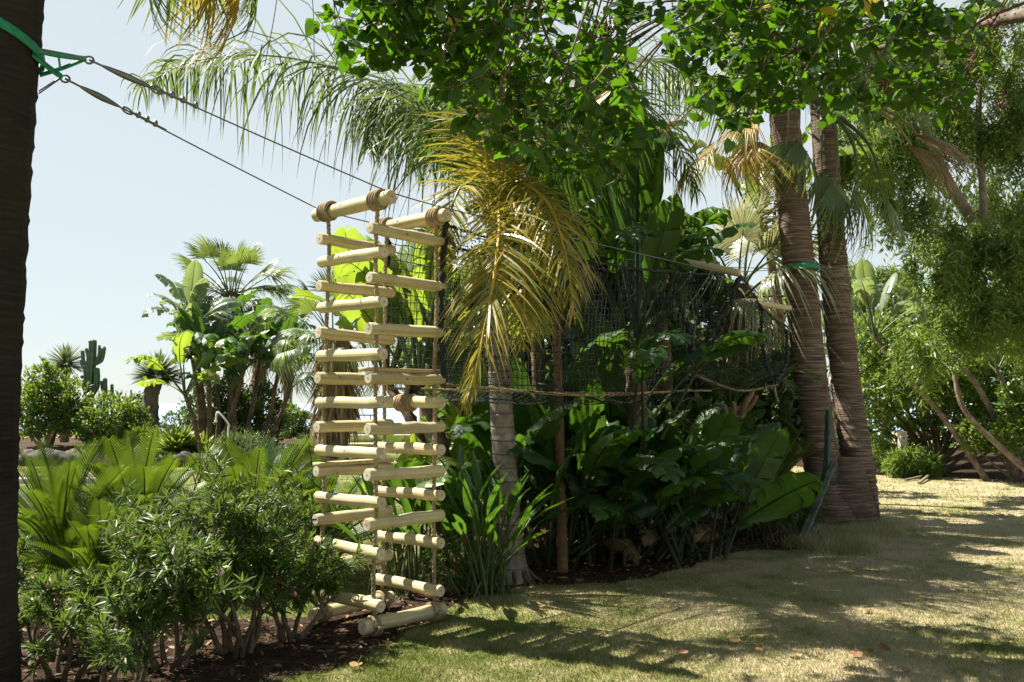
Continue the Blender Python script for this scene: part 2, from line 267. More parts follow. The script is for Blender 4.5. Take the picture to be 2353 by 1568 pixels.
# ------------------------------------------------------------------ mesh collecting
class MB:
    def __init__(s): s.v = []; s.f = {3: [], 4: []}; s.fm = {3: [], 4: []}; s.r = []; s.n = 0
    def add(s, v, f, mat=0, rnd=0.5):
        v = np.asarray(v, float).reshape(-1, 3); f = np.asarray(f, int)
        if f.size == 0: return
        k = f.shape[1]; s.v.append(v); s.f[k].append(f + s.n); s.fm[k].append(np.full(len(f), mat))
        s.r.append(np.full(len(v), rnd) if np.isscalar(rnd) else np.asarray(rnd, float)); s.n += len(v)
        return s
    def rep(s, tv, tf, Ms, T, rnd=None, mat=0):
        N = len(T); tv = np.asarray(tv, float); tf = np.asarray(tf, int)
        if N == 0: return
        v = np.einsum('nij,kj->nki', Ms, tv) + np.asarray(T)[:, None, :]
        f = (tf[None] + (np.arange(N) * len(tv))[:, None, None]).reshape(-1, tf.shape[1])
        if rnd is None: rnd = NR.random(N)
        s.add(v.reshape(-1, 3), f, mat, np.repeat(rnd, len(tv))); return s
    def tube(s, pts, rad, n=8, mat=0, rnd=0.5, cap=True):
        P = np.asarray(pts, float); K = len(P); rad = np.full(K, rad) if np.isscalar(rad) else np.asarray(rad, float)
        T = np.gradient(P, axis=0); T /= np.linalg.norm(T, axis=1)[:, None] + 1e-9
        u = np.cross(T[0], [0, 0, 1.0]); u = u if np.linalg.norm(u) > 1e-3 else np.array([1.0, 0, 0]); u /= np.linalg.norm(u)
        a = np.linspace(0, 2 * math.pi, n, endpoint=False); V = []
        for i in range(K):
            u = u - T[i] * u.dot(T[i]); u /= np.linalg.norm(u) + 1e-9; b = np.cross(T[i], u)
            V.append(P[i] + rad[i] * (np.cos(a)[:, None] * u + np.sin(a)[:, None] * b))
        V = np.concatenate(V); i0 = (np.arange(K - 1) * n)[:, None]; j = np.arange(n)[None]; j1 = (j + 1) % n
        F = np.stack([i0 + j, i0 + j1, i0 + n + j1, i0 + n + j], -1).reshape(-1, 4)
        s.add(V, F, mat, rnd)
        if cap:
            for c, base in ((P[0], 0), (P[-1], (K - 1) * n)):
                ring = V[base:base + n]; vv = np.vstack([ring, c[None]])
                s.add(vv, [(q, (q + 1) % n, n) for q in range(n)], mat, rnd)
        return s
    def box(s, c, size, rot=None, mat=0):
        x, y, z = np.array(size) / 2
        v = np.array([(a, b, d) for a in (-x, x) for b in (-y, y) for d in (-z, z)])
        if rot is not None: v = v @ np.asarray(rot).T
        s.add(v + np.asarray(c), [(0, 1, 3, 2), (4, 6, 7, 5), (0, 4, 5, 1), (2, 3, 7, 6), (0, 2, 6, 4), (1, 5, 7, 3)], mat); return s
    def mesh(s, name, mats, smooth=True, origin=None):
        v = np.concatenate(s.v) if s.v else np.zeros((0, 3))
        if origin is not None: v = v - np.asarray(origin)
        me = bpy.data.meshes.new(name); me.vertices.add(len(v)); me.vertices.foreach_set('co', v.astype(np.float32).ravel())
        loops = []; starts = []; tot = []; mi = []; c = 0
        for k in (3, 4):
            if s.f[k]:
                F = np.concatenate(s.f[k]); loops.append(F.ravel()); starts.append(c + np.arange(len(F)) * k); tot.append(np.full(len(F), k)); c += F.size
                mi.append(np.concatenate(s.fm[k]))
        L = np.concatenate(loops).astype(np.int32); me.loops.add(len(L)); me.loops.foreach_set('vertex_index', L)
        S = np.concatenate(starts).astype(np.int32); me.polygons.add(len(S)); me.polygons.foreach_set('loop_start', S)
        me.polygons.foreach_set('material_index', np.concatenate(mi).astype(np.int32))
        if smooth: me.polygons.foreach_set('use_smooth', np.ones(len(S), bool))
        me.update(calc_edges=True)
        a = me.attributes.new('rnd', 'FLOAT', 'POINT'); a.data.foreach_set('value', np.concatenate(s.r).astype(np.float32))
        for m in (mats if isinstance(mats, (list, tuple)) else [mats]): me.materials.append(m)
        return me
    def build(s, name, mats, parent=None, smooth=True, origin=None, kind=None):
        if origin is None and parent is not None: origin = parent.get('_o', None)
        o = bpy.data.objects.new(name, s.mesh(name, mats, smooth, origin)); COL.objects.link(o)
        if parent is not None: o.parent = parent
        if kind: o['kind'] = kind
        return o
ORIG = {}
def thing(name, label, cat, loc=(0, 0, 0), group=None):
    o = bpy.data.objects.new(name, None); o.empty_display_size = 0.1; COL.objects.link(o); o.location = tuple(loc)
    o['label'] = label; o['category'] = cat
    if group: o['group'] = group
    ORIG[o.name] = np.array(loc, float); return o
def part(mb, name, mats, root, smooth=True, kind=None, parent=None):
    """mesh given in world coordinates, hung under its thing (or under one of its parts)"""
    o = mb.build(name, mats, None, smooth, ORIG[root.name], kind); o.parent = parent or root; return o
def tag(o, label, cat, group=None):
    o['label'] = label; o['category'] = cat
    if group: o['group'] = group
    return o
def inst(name, me, parent, Mx):
    o = bpy.data.objects.new(name, me); COL.objects.link(o); o.parent = parent; o.matrix_basis = Mx; return o
def unit(v): v = np.asarray(v, float); return v / (np.linalg.norm(v, axis=-1, keepdims=True) + 1e-9)
def frames(D, U):
    D = unit(D); X = unit(np.cross(D, U)); Z = np.cross(X, D); return np.stack([X, D, Z], -1)
def mat4(M3, T, s=1.0):
    m = np.eye(4); m[:3, :3] = np.asarray(M3) * s; m[:3, 3] = T; return Matrix(m.tolist())
def curve(pts, n=24):
    P = np.asarray(pts, float); P = np.vstack([2 * P[0] - P[1], P, 2 * P[-1] - P[-2]]); K = len(P) - 3; out = []
    for t in np.linspace(0, K - 1e-6, n):
        i = int(t); u = t - i; a, b, c, d = P[i:i + 4]
        out.append(0.5 * ((2 * b) + (-a + c) * u + (2 * a - 5 * b + 4 * c - d) * u * u + (-a + 3 * b - 3 * c + d) * u ** 3))
    return np.array(out)
def inpoly(px, py, poly):
    ins = np.zeros(len(px), bool); j = len(poly) - 1
    for i in range(len(poly)):
        xi, yi = poly[i][:2]; xj, yj = poly[j][:2]
        ins ^= ((yi > py) != (yj > py)) & (px < (xj - xi) * (py - yi) / (yj - yi + 1e-12) + xi); j = i
    return ins
# ------------------------------------------------------------------ leaf shapes
def paddle_template(L, Wd, Ls, a0, a1, tears, seed, fold=0.35, base_w=0.35, torn=0.25):
    """stalk and broad paddle blade with side tears, arching towards +Y"""
    q = np.random.default_rng(seed); n = 40
    ts = np.linspace(0, 1, n); ang = a0 + (a1 - a0) * ts ** 1.35
    da = L / (n - 1); sa = a0 * np.ones(8) * np.linspace(0.75, 1, 8); p = np.zeros(3); sp = [p.copy()]
    for a in sa[1:]: p = p + np.array([0, math.sin(a), math.cos(a)]) * Ls / 7; sp.append(p.copy())
    bp = [p.copy()]
    for a in ang[1:]: p = p + np.array([0, math.sin(a), math.cos(a)]) * da; bp.append(p.copy())
    bp = np.array(bp)
    def at(t):
        i = t * (n - 1); k = min(int(i), n - 2); u = i - k; return bp[k] * (1 - u) + bp[k + 1] * u, ang[k] * (1 - u) + ang[k + 1] * u
    def hw(t):
        return Wd / 2 * (max(0.0, min(1, (t + 0.02) / base_w)) ** 0.55 if t < base_w else 1.0) * max(0.0, 1 - max(0, (t - 0.55) / 0.45) ** 2.6) ** 0.75 + 0.004
    mb = MB()
    for s in (-1, 1):
        cuts = np.sort(q.uniform(0.08, 0.95, tears)); cuts = np.concatenate([[0], cuts, [1]])
        for c0, c1 in zip(cuts[:-1], cuts[1:]):
            if c1 - c0 < 0.012: continue
            rows = max(3, int((c1 - c0) * 16)); dr = q.normal(0, torn); gap = min(0.012, (c1 - c0) * 0.2) if tears else 0
            shift = q.normal(0.03, 0.03) if tears > 2 else 0.0; V = []
            for r in np.linspace(0, 1, rows):
                t = c0 + (c1 - c0) * r; te = c0 + gap + (c1 - c0 - 2 * gap) * r
                p0, a = at(t); wd = hw(te); T = np.array([0, math.sin(a), math.cos(a)]); Nn = np.array([0, -math.cos(a), math.sin(a)]); X = np.array([s, 0, 0.0])
                wv = 0.012 * math.sin(t * 37 + s) * Wd / 0.4
                for c, fo in ((0, 0), (0.33, fold), (0.7, fold * 0.8 - 0.15 + dr * 0.4), (1.0, fold * 0.25 - 0.3 + dr)):
                    V.append(p0 + (X * math.cos(fo) + Nn * math.sin(fo)) * wd * c + T * (shift * c * L + 0.10 * c * wd) + Nn * wv * c)
            F = [(i * 4 + j, i * 4 + j + 1, i * 4 + j + 5, i * 4 + j + 4) for i in range(rows - 1) for j in range(3)]
            mb.add(V, F, 0, q.uniform(0, 0.25))
    st = MB(); r0 = 0.018 + 0.012 * Ls
    pts = np.vstack([np.array(sp), bp[1::3]]); k = len(sp); rr = np.concatenate([np.linspace(r0, r0 * 0.5, k), np.linspace(r0 * 0.48, 0.003, len(pts) - k)])
    pts = pts.copy(); pts[k:, 1] += 0.002; st.tube(pts, rr, 6, 0)
    return mb, st
def fan_template(Rr, P, nseg, spread, droop, split, seed, arch=0.1, ragged=0.1):
    """petiole along +Y, then a folded fan blade with drooping tips"""
    q = np.random.default_rng(seed); mb = MB(); dth = spread / nseg
    for i in range(nseg):
        th = -spread / 2 + (i + 0.5) * dth + q.normal(0, dth * 0.12); RR = Rr * (1 - 0.22 * (abs(th) / (spread / 2)) ** 2) * q.uniform(1 - ragged, 1.05)
        d = np.array([math.sin(th), math.cos(th), 0]); x = np.array([math.cos(th), -math.sin(th), 0]); V = []
        dl = droop * q.uniform(0.6, 1.5); tw = q.normal(0, 0.10)
        for r, wf in ((0.03, 1), (0.30, 1), (split, 1.0), (0.74, 0.62), (0.9, 0.30), (1.0, 0.03)):
            rad = r * RR; hwid = min(r, split) * RR * dth * 0.5 * wf * 1.05 + 0.001
            z = -dl * max(0, r - 0.35) ** 2 * RR * 1.6 - 0.10 * (1 - math.cos(th)) * rad
            rad2 = rad - dl * max(0, r - 0.5) ** 2 * RR * 0.8
            p = np.array([0, P, 0]) + d * rad2 + x * tw * max(0, r - split) * RR + np.array([0, 0, z])
            up = np.array([0, 0, hwid * 0.8])
            V += [p - x * hwid, p + up, p + x * hwid]
        F = [(k * 3 + j, k * 3 + j + 1, k * 3 + j + 4, k * 3 + j + 3) for k in range(5) for j in range(2)]
        mb.add(V, F, 0, q.uniform(0, 0.3))
    st = MB(); y = np.linspace(0, P + 0.12 * Rr, 9)
    st.tube(np.stack([y * 0, y, arch * P * np.sin(y / (P + 0.1 * Rr) * math.pi) * 0.5], -1), np.linspace(0.026, 0.008, 9) * (0.6 + Rr * 0.5), 6, 0)
    return mb, st
def frond(pts, n, length, width, seed, fwd=0.55, lift=0.35, grav=0.35, plum=0.5, rr=0.03, steps=5, side_bias=0.0, jit=0.12, start=0.12):
    """feather frond along a world curve: leaflets that spring from the rachis and hang by their weight"""
    q = np.random.default_rng(seed); C = curve(pts, 60); Tn = unit(np.gradient(C, axis=0)); mb = MB(); ra = MB()
    ra.tube(C, np.linspace(rr, rr * 0.12, 60), 6, 0)
    for s in (-1, 1):
        u = np.clip(np.linspace(start, 0.995, n) + q.normal(0, 0.004, n), 0, 0.999); k = u * 59; i = k.astype(int); f = (k - i)[:, None]
        P = C[i] * (1 - f) + C[np.minimum(i + 1, 59)] * f; T = Tn[i]
        S = unit(np.cross(T, np.array([0, 0, 1.0]) + 1e-3)); U = np.cross(S, T)
        prof = np.minimum(1, (u + 0.12) * 2.2) * np.clip((1.06 - u) * 2.2, 0.28, 1)
        ln = length * prof * q.uniform(1 - jit * 1.5, 1 + jit, n); up = lift + q.normal(0, plum, n) + side_bias * s
        D = unit(T * (fwd + q.normal(0, jit, n))[:, None] + s * S * 0.85 + U * up[:, None])
        Wv = unit(np.cross(D, unit(U + q.normal(0, 0.5, (n, 3))))); rows = []
        g = (grav * q.uniform(0.6, 1.5, n))[:, None]
        for j in range(steps + 1):
            wj = width * (0.55, 1.0, 0.95, 0.75, 0.45, 0.04)[min(j, 5) if steps == 5 else int(j * 5 / steps)]
            rows.append(np.stack([P - Wv * wj / 2, P + Wv * wj / 2], 1))
            D = unit(D + np.array([0, 0, -1.0]) * g * (0.5 + j * 0.35)); Wv = unit(Wv - D * (Wv * D).sum(1, keepdims=True))
            P = P + D * (ln / steps)[:, None]
        V = np.stack(rows, 1).reshape(-1, 3); b = (np.arange(n) * (steps + 1) * 2)[:, None]
        F = np.stack([np.stack([b[:, 0] + 2 * j, b[:, 0] + 2 * j + 1, b[:, 0] + 2 * j + 3, b[:, 0] + 2 * j + 2], -1) for j in range(steps)], 1).reshape(-1, 4)
        mb.add(V, F, 0, np.repeat(q.random(n), (steps + 1) * 2))
    return mb, ra
def cycad_template(L, a0, a1, seed, ll=0.145, wl=0.0080, n=44):
    q = np.random.default_rng(seed); k = 40; ang = a0 + (a1 - a0) * np.linspace(0, 1, k) ** 1.4; p = np.zeros(3); C = [p]
    for a in ang[1:]: p = p + np.array([0, math.sin(a), math.cos(a)]) * L / (k - 1); C.append(p)
    C = np.array(C); mb = MB(); st = MB(); st.tube(C, np.linspace(0.013, 0.003, k), 5, 0)
    for s in (-1, 1):
        for i in range(n):
            u = 0.16 + 0.835 * i / (n - 1); f = u * (k - 1); j = min(int(f), k - 2); P = C[j] + (C[j + 1] - C[j]) * (f - j); a = ang[j]
            T = np.array([0, math.sin(a), math.cos(a)]); Nn = np.array([0, -math.cos(a), math.sin(a)])
            l = ll * min(1, (u - 0.1) * 5) * min(1, (1.03 - u) * 3.2 + 0.3) * q.uniform(0.93, 1.05)
            D = unit(np.array([s, 0, 0]) * 0.80 + T * (0.38 + 0.35 * u) + Nn * 0.38); B = unit(np.cross(D, Nn))
            D2 = unit(D - Nn * 0.18)
            V = [P - B * wl * .5, P + B * wl * .5, P + D * l * .55 - B * wl * .5, P + D * l * .55 + B * wl * .5, P + D * l * .55 + D2 * l * .45]
            mb.add(V[:4], [(0, 1, 3, 2)], 0, 0.1 * u); mb.add(V[2:], [(0, 1, 2)], 0, 0.1 * u)
    return mb, st
def blade_template(segs=3, fold=0.25, tip=0.35, wmax=0.5):
    """unit lance leaf along +Y, folded on its midrib"""
    t = np.linspace(0, 1, segs + 1); w = np.array([0.18 if x == 0 else (0.0 if x == 1 else math.sin(math.pi * min(1, x ** 0.8)) ** 0.8) for x in t]) * wmax
    V = []; F = []
    for x, ww in zip(t, w): z = -0.12 * x * x; V += [(-ww, x, z + fold * ww), (0, x, z), (ww, x, z + fold * ww)]
    for i in range(segs): F += [(i * 3, i * 3 + 1, i * 3 + 4, i * 3 + 3), (i * 3 + 1, i * 3 + 2, i * 3 + 5, i * 3 + 4)]
    return np.array(V), np.array(F)
def heart_template(seed):
    """unit heart-shaped leaf: petiole from the origin along +Y, blade about one unit long"""
    q = np.random.default_rng(seed); P = 0.55
    out = [(0, 0.10), (0.16, -0.02), (0.36, 0.02), (0.50, 0.22), (0.47, 0.45), (0.30, 0.70), (0.10, 0.92), (0, 1.08)]
    V = []; F = []; cup = q.uniform(0.15, 0.45); bend = q.uniform(0.1, 0.5)
    mid = [(0, 0.10), (0, 0.14), (0, 0.2), (0, 0.32), (0, 0.48), (0, 0.70), (0, 0.92), (0, 1.08)]
    for s in (-1, 1):
        b = len(V)
        for (x, y), (mx, my) in zip(out, mid):
            x2 = x * q.uniform(0.93, 1.07)
            V.append((0, P + my, -bend * my * my * 0.4)); V.append((s * x2 * 0.97, P + y, -bend * y * y * 0.4 + cup * x2 * 0.5 - 0.35 * x2 * x2 + q.normal(0, 0.015)))
        F += [(b + 2 * i, b + 2 * i + 1, b + 2 * i + 3, b + 2 * i + 2) for i in range(7)]
    b = len(V); V += [(-0.012, 0, 0.1), (0.012, 0, 0.1), (-0.012, P + 0.15, 0), (0.012, P + 0.15, 0)]; F.append((b, b + 1, b + 3, b + 2))
    return np.array(V, float), np.array(F)
LANCE = blade_template(3, 0.3, wmax=0.07); OVAL = blade_template(2, 0.3, wmax=0.26); STRAP = blade_template(4, 0.5, wmax=0.03); NEEDLE = (np.array([(0, 0, 0), (.10, .45, .02), (0, 1, -.05), (-.10, .45, .02)]), np.array([(0, 1, 2, 3)]))
GRASSY = (np.array([(-.5, 0, 0), (.5, 0, 0), (0, 1, 0)]), np.array([(0, 1, 2)]))

# shared leaf meshes
def tm(pair, name, m1, n2, m2):
    return pair[0].mesh(name, m1), pair[1].mesh(n2, m2)
def pads(mat, cfg, seed, st='stalk'):
    return [tm(paddle_template(*c, seed + i), 'leaf', M[mat], 'stalk', M[st]) for i, c in enumerate(cfg)]
# L, W, stalk, a0, a1, tears
BIG = [(1.15, 0.46, 0.9, 0.10, 0.55, 3), (1.25, 0.48, 1.0, 0.22, 1.15, 9), (1.1, 0.44, 0.8, 0.35, 1.75, 12), (1.2, 0.50, 1.0, 0.50, 2.25, 14), (1.0, 0.42, 0.7, 0.75, 2.5, 10), (1.15, 0.5, 1.1, 0.05, 0.25, 1), (1.2, 0.46, 0.9, 0.6, 1.6, 6)]
PAD = pads('paddle', BIG, 100, 'stalkdark'); PADD = pads('paddledry', BIG, 250, 'drystalk'); PADY = pads('paddleyel', BIG, 200); PADP = pads('paddlepale', BIG, 300)
FAR = [(1.0, 0.42, 0.7, 0.1, 0.5, 2), (1.05, 0.42, 0.75, 0.35, 1.3, 8), (1.0, 0.40, 0.7, 0.6, 2.0, 12), (1.0, 0.40, 0.6, 0.9, 2.5, 14), (0.95, 0.4, 0.6, 1.15, 2.2, 9)]
PADF = pads('paddle', FAR, 400); PADFY = pads('paddleyel', FAR, 420); PADFP = pads('paddlepale', FAR, 440)
def fans(mat, cfg, seed, pet='stalk'): return [tm(fan_template(*c[:6], seed + i, *c[6:]), 'leaf', M[mat], 'petiole', M[pet]) for i, c in enumerate(cfg)]
# R, petiole, segments, spread, droop, split
FANC = [(0.85, 0.9, 42, 4.2, 0.5, 0.5), (0.9, 1.0, 44, 4.4, 1.2, 0.45), (0.9, 1.0, 40, 3.8, 1.9, 0.42)]
HANGC = [(1.0, 1.0, 34, 1.7, 0.35, 0.5, 0.3, 0.25), (1.05, 1.0, 30, 1.2, 0.5, 0.45, 0.3, 0.3), (0.9, 0.9, 36, 2.3, 0.8, 0.4, 0.3, 0.3)]
FANSC = [(0.82, 1.2, 34, 3.3, .25, .5), (.85, 1.25, 36, 3.6, .6, .45), (.82, 1.2, 34, 3.4, 1.2, .42)]; FANS = fans('fan', FANSC, 590)
FAN = fans('fan', FANC, 500); FANP = fans('fanpale', FANC, 520); FANG = fans('fangold', HANGC, 540, 'drystalk'); FAND = fans('fandry', HANGC, 560, 'drystalk'); FANH = fans('fan', HANGC, 580)
CYC = [tm(cycad_template(0.95, a, b, 600 + i), 'frond', M['cycad'], 'rachis', M['stalk']) for i, (a, b) in enumerate([(0.12, 0.55), (0.35, 0.95), (0.6, 1.35), (0.85, 1.7), (1.1, 2.05)])]

def put_leaf(root, pair, T, M3, s=1.0, names=('leaf', 'stalk')):
    T = np.asarray(T) - ORIG[root.name]
    o = inst(names[0], pair[0], root, mat4(M3, T, s)); c = inst(names[1], pair[1], o, Matrix.Identity(4)); return o
def rotz(a): c, s = math.cos(a), math.sin(a); return np.array([[c, -s, 0], [s, c, 0], [0, 0, 1.0]])
def rotx(a): c, s = math.cos(a), math.sin(a); return np.array([[1.0, 0, 0], [0, c, -s], [0, s, c]])
def arch_leaf(root, tpl, i, base, az, s, tilt=0.0, roll=0.0, names=('leaf', 'stalk')):
    """az in degrees: 0 right, 90 away from the camera, 180 left, 270 towards the camera"""
    c, sn = math.cos(roll), math.sin(roll); ry = np.array([[c, 0, sn], [0, 1, 0], [-sn, 0, c]])
    return put_leaf(root, tpl[i], base, rotz(math.radians(az - 90)) @ rotx(-tilt) @ ry, s, names)
def fan_leaf(root, tpl, i, base, az, el, s, names=('leaf', 'petiole')):
    a, e = math.radians(az), math.radians(el); d = np.array([math.cos(a) * math.cos(e), math.sin(a) * math.cos(e), math.sin(e)])
    up = np.array([-math.cos(a) * math.sin(e), -math.sin(a) * math.sin(e), math.cos(e)]) + NR.normal(0, 0.12, 3)
    return put_leaf(root, tpl[i], base, frames(d[None], up[None])[0], s, names)

# ------------------------------------------------------------------ generic plants
def trunk_rings(pts, r0, r1, n=80, seg=14, jit=0.02, ring=0.0, seed=1, flare=0.0):
    q = np.random.default_rng(seed); C = curve(pts, n); t = np.linspace(0, 1, n)
    rad = r0 + (r1 - r0) * t + flare * np.exp(-t * 9)
    rad = rad * (1 + q.normal(0, jit, n))
    if ring: rad = rad * (1 + ring * ((np.arange(n) % 4) == 0))
    mb = MB(); mb.tube(C, rad, seg); return mb, C
def random_dirs(n, q): v = q.normal(0, 1, (n, 3)); return unit(v)
def leaf_cloud(mb, ells, n, tpl, size, q, shell=0.75, up=0.5, droop=0.0, aspect=1.0):
    """leaves through a set of ellipsoids (cx,cy,cz,rx,ry,rz), thicker towards the outside, each clump uneven"""
    vol = np.array([e[3] * e[4] + e[4] * e[5] + e[3] * e[5] for e in ells]); cnt = (n * vol / vol.sum()).astype(int)
    for e, k in zip(ells, cnt):
        m = max(6, k // 14); cd = random_dirs(m, q); cr = q.uniform(shell, 1.06, m) ; cp = cd * cr[:, None]
        ci = q.integers(0, m, k); p = cp[ci] + q.normal(0, 0.10, (k, 3)); D = unit(unit(p) * 0.8 + random_dirs(k, q) * 0.9 + np.array([0, 0, up - droop]))
        p = p * np.array(e[3:6]) + np.array(e[:3]); U = unit(random_dirs(k, q) + np.array([0, 0, 0.9]))
        s = size * q.uniform(0.65, 1.35, k); Ms = frames(D, U) * s[:, None, None]
        ok = p[:, 2] > 0.01
        mb.rep(tpl[0], tpl[1], Ms[ok], p[ok], np.clip(q.random(m)[ci] * 0.6 + q.random(k) * 0.4, 0, 1)[ok])
def stems(base, tips, q, r=0.02, wob=0.12, n=6, seg=5):
    mb = MB()
    for t in tips:
        b = np.array(base) + np.array([q.normal(0, 0.06), q.normal(0, 0.06), 0]); t = np.array(t)
        k = (b * 0.55 + t * 0.45); k[2] = b[2] + (t[2] - b[2]) * 0.42; k += q.normal(0, wob, 3) * np.linalg.norm(t - b) * 0.5
        mb.tube(curve([b, k, t], n), np.linspace(r, r * 0.3, n), seg)
    return mb
def bush(name, label, cat, base, ells, n, tpl, size, mat, seed, stemr=0.025, stemm='twig', nst=7, shell=0.7, up=0.5, droop=0.0, group=None, flowers=0):
    q = np.random.default_rng(seed); root = thing(name, label, cat, base, group)
    tips = []
    for i in range(nst):
        e = ells[i % len(ells)]; tips.append(np.array(e[:3]) + random_dirs(1, q)[0] * np.array(e[3:6]) * 0.75)
    tips = [t if t[2] > base[2] + 0.1 else np.array([t[0], t[1], base[2] + 0.25]) for t in tips]
    part(stems(base, tips, q, stemr), 'stem', M[stemm], root)
    mb = MB(); leaf_cloud(mb, ells, n, tpl, size, q, shell, up, droop); part(mb, 'foliage', M[mat], root, kind='stuff')
    if flowers:
        fl = MB(); e = ells[0]
        for _ in range(flowers):
            e = ells[q.integers(0, len(ells))]; d = random_dirs(1, q)[0]; d[2] = abs(d[2]); p = np.array(e[:3]) + d * np.array(e[3:6]) * 1.02
            k = 5; Ms = frames(random_dirs(k, q) + np.array([0, 0, .6]), random_dirs(k, q)) * 0.035; fl.rep(OVAL[0] * np.array([1.6, 1, 1]), OVAL[1], Ms, np.repeat(p[None], k, 0))
        part(fl, 'blossom', M['flower'], root, kind='stuff')
    return root
def oleander(name, label, base, H, Rr, nstem, seed, lean=(0, 0), flowers=0, group=None):
    """forked bare stems from the ground, narrow leaves in whorls along the outer shoots"""
    q = np.random.default_rng(seed); root = thing(name, label, 'shrub', base, group); st = MB(); fol = MB(); base = np.array(base); tips = []
    def grow(p, d, l, r, lev):
        k = 5; pts = [p]; dd = d.copy()
        for _ in range(k): dd = unit(dd + q.normal(0, 0.16, 3) + np.array([0, 0, 0.06])); pts.append(pts[-1] + dd * l / k)
        st.tube(np.array(pts), np.linspace(r, r * 0.62, k + 1), 6 if lev < 2 else 4)
        if lev >= 3 or l < 0.12: tips.append((np.array(pts), dd)); return
        for _ in range(3 if lev else 2 + (q.random() > .5)):
            a = unit(dd + q.normal(0, 0.62, 3) + np.array([0, 0, 0.15])); grow(pts[-1], a, l * q.uniform(0.45, 1.0), r * 0.6, lev + 1)
        if lev == 2: tips.append((np.array(pts), dd))
    for i in range(nstem):
        a = 2 * math.pi * i / nstem + q.normal(0, 0.4); tilt = q.uniform(0.15, 0.75)
        d = np.array([math.cos(a) * math.sin(tilt) * Rr / (H * 0.6) + lean[0], math.sin(a) * math.sin(tilt) * Rr / (H * 0.6) + lean[1], math.cos(tilt)])
        grow(base + np.array([math.cos(a), math.sin(a), 0]) * 0.08, unit(d), H * q.uniform(0.26, 0.37), 0.020, 0)
    for pts, d in tips:
        k = int(q.integers(12, 50) * (1.0 if q.random() > .22 else .25)) + 2; u = q.uniform(0.1, 1.08, k) ** .8; i = np.minimum((u * 5).astype(int), 4); f = (u * 5 - i)[:, None]
        P = pts[i] * (1 - f) + pts[i + 1] * f; D = unit(unit(d)[None] * (0.35 + u[:, None] * 0.5) + random_dirs(k, q) * 0.95)
        s = q.uniform(0.055, 0.11, k); fol.rep(LANCE[0], LANCE[1], frames(D, random_dirs(k, q) + np.array([0, 0, 1.2])) * s[:, None, None], P, np.clip(q.normal(0.5, 0.25, k), 0, 1))
    part(st, 'stem', M['twig'], root); part(fol, 'foliage', M['oleander'], root, kind='stuff')
    if flowers:
        fl = MB()
        for j in q.integers(0, len(tips), flowers):
            p = tips[j][0][-1]; k = 6; fl.rep(OVAL[0] * np.array([1.7, 1, 1]), OVAL[1], frames(random_dirs(k, q) + np.array([0, 0, .8]), random_dirs(k, q)) * 0.038, p + q.normal(0, 0.02, (k, 3)))
        part(fl, 'blossom', M['flower'], root, kind='stuff')
    return root
def paddle_clump(name, label, base, tpls, n, scale, seed, spread=0.35, trunks=None, tidx=None, tmat='brownbark', group=None, az=None, cat='plant', extra=(), tr=0.09):
    """a stand of paddle-leaved stems; with trunks, each carries its own fan of leaves"""
    q = np.random.default_rng(seed); root = thing(name, label, cat, base, group); base = np.array(base, float)
    if trunks:
        for tp in trunks:
            mb, C = trunk_rings(tp, tr * 1.15, tr * 0.8, 40, 10, 0.04, 0.06, seed); part(mb, 'trunk', M[tmat], root)
            top = C[-1]; k = n
            for i in range(k):
                a = 360.0 * i / k * 0.5 + (180 if i % 2 else 0) + q.normal(0, 22) + seed * 37; ti = (tidx or list(range(len(tpls))))[i % (len(tidx) if tidx else len(tpls))]
                arch_leaf(root, tpls, ti, top - np.array([0, 0, 0.05]), a, scale * q.uniform(0.82, 1.15), q.normal(0, 0.1), q.normal(0, 0.3))
    else:
        for i in range(n):
            a = q.uniform(*(az or (0, 360))); ti = (tidx or list(range(len(tpls))))[i % (len(tidx) if tidx else len(tpls))]
            p = base + np.array([q.normal(0, spread), q.normal(0, spread * 0.7), 0])
            dead = i % 9 == 4; arch_leaf(root, PADD if dead else tpls, 4 if dead else ti, p, a, scale * q.uniform(0.7, 1.2) * (.62 if dead else 1), q.normal(0, 0.1) + (.1 if dead else 0), q.normal(0, 0.35))
    for (px, a, ti, s, tilt, roll) in extra: arch_leaf(root, tpls, ti, px, a, s, tilt, roll)
    return root
def fan_palm(name, label, pts, r0, r1, leaves, tmat, seed, rings=80, flare=0.0, skirt=0, skirt_len=1.0, group=None, scale=1.0, jit=0.02, base=None):
    """leaves: list of (templates, index, azimuth, elevation, size) from the top of the trunk"""
    q = np.random.default_rng(seed); root = thing(name, label, 'palm tree', base if base is not None else pts[0], group)
    mb, C = trunk_rings(pts, r0, r1, rings, 16, jit, 0.02, seed, flare); part(mb, 'trunk', M[tmat], root); top = C[-1]
    for tp, i, az, el, s in leaves:
        fan_leaf(root, tp, i, top + np.array([math.cos(math.radians(az)), math.sin(math.radians(az)), 0]) * r1 * 0.7 + np.array([0, 0, q.uniform(-0.25, 0.1)]), az, el, s * scale)
    if skirt:
        sk = MB(); n = skirt; k = q.uniform(0, 1, n); a = q.uniform(0, 2 * math.pi, n); i = np.minimum((len(C) - 1 - k * len(C) * 0.45).astype(int), len(C) - 1)
        P = C[i] + np.stack([np.cos(a), np.sin(a), a * 0], -1) * r1 * 0.95; D = unit(np.stack([np.cos(a) * 0.35, np.sin(a) * 0.35, -1 + 0 * a], -1) + q.normal(0, 0.16, (n, 3)))
        sk.rep(STRAP[0] * np.array([1.1, 1, 1]), STRAP[1], frames(D, np.stack([np.cos(a), np.sin(a), a * 0 + 0.2], -1)) * (skirt_len * q.uniform(0.6, 1.2, n))[:, None, None], P)
        part(sk, 'dead_leaf_skirt', M['fandry'], root, kind='stuff')
    return root, C
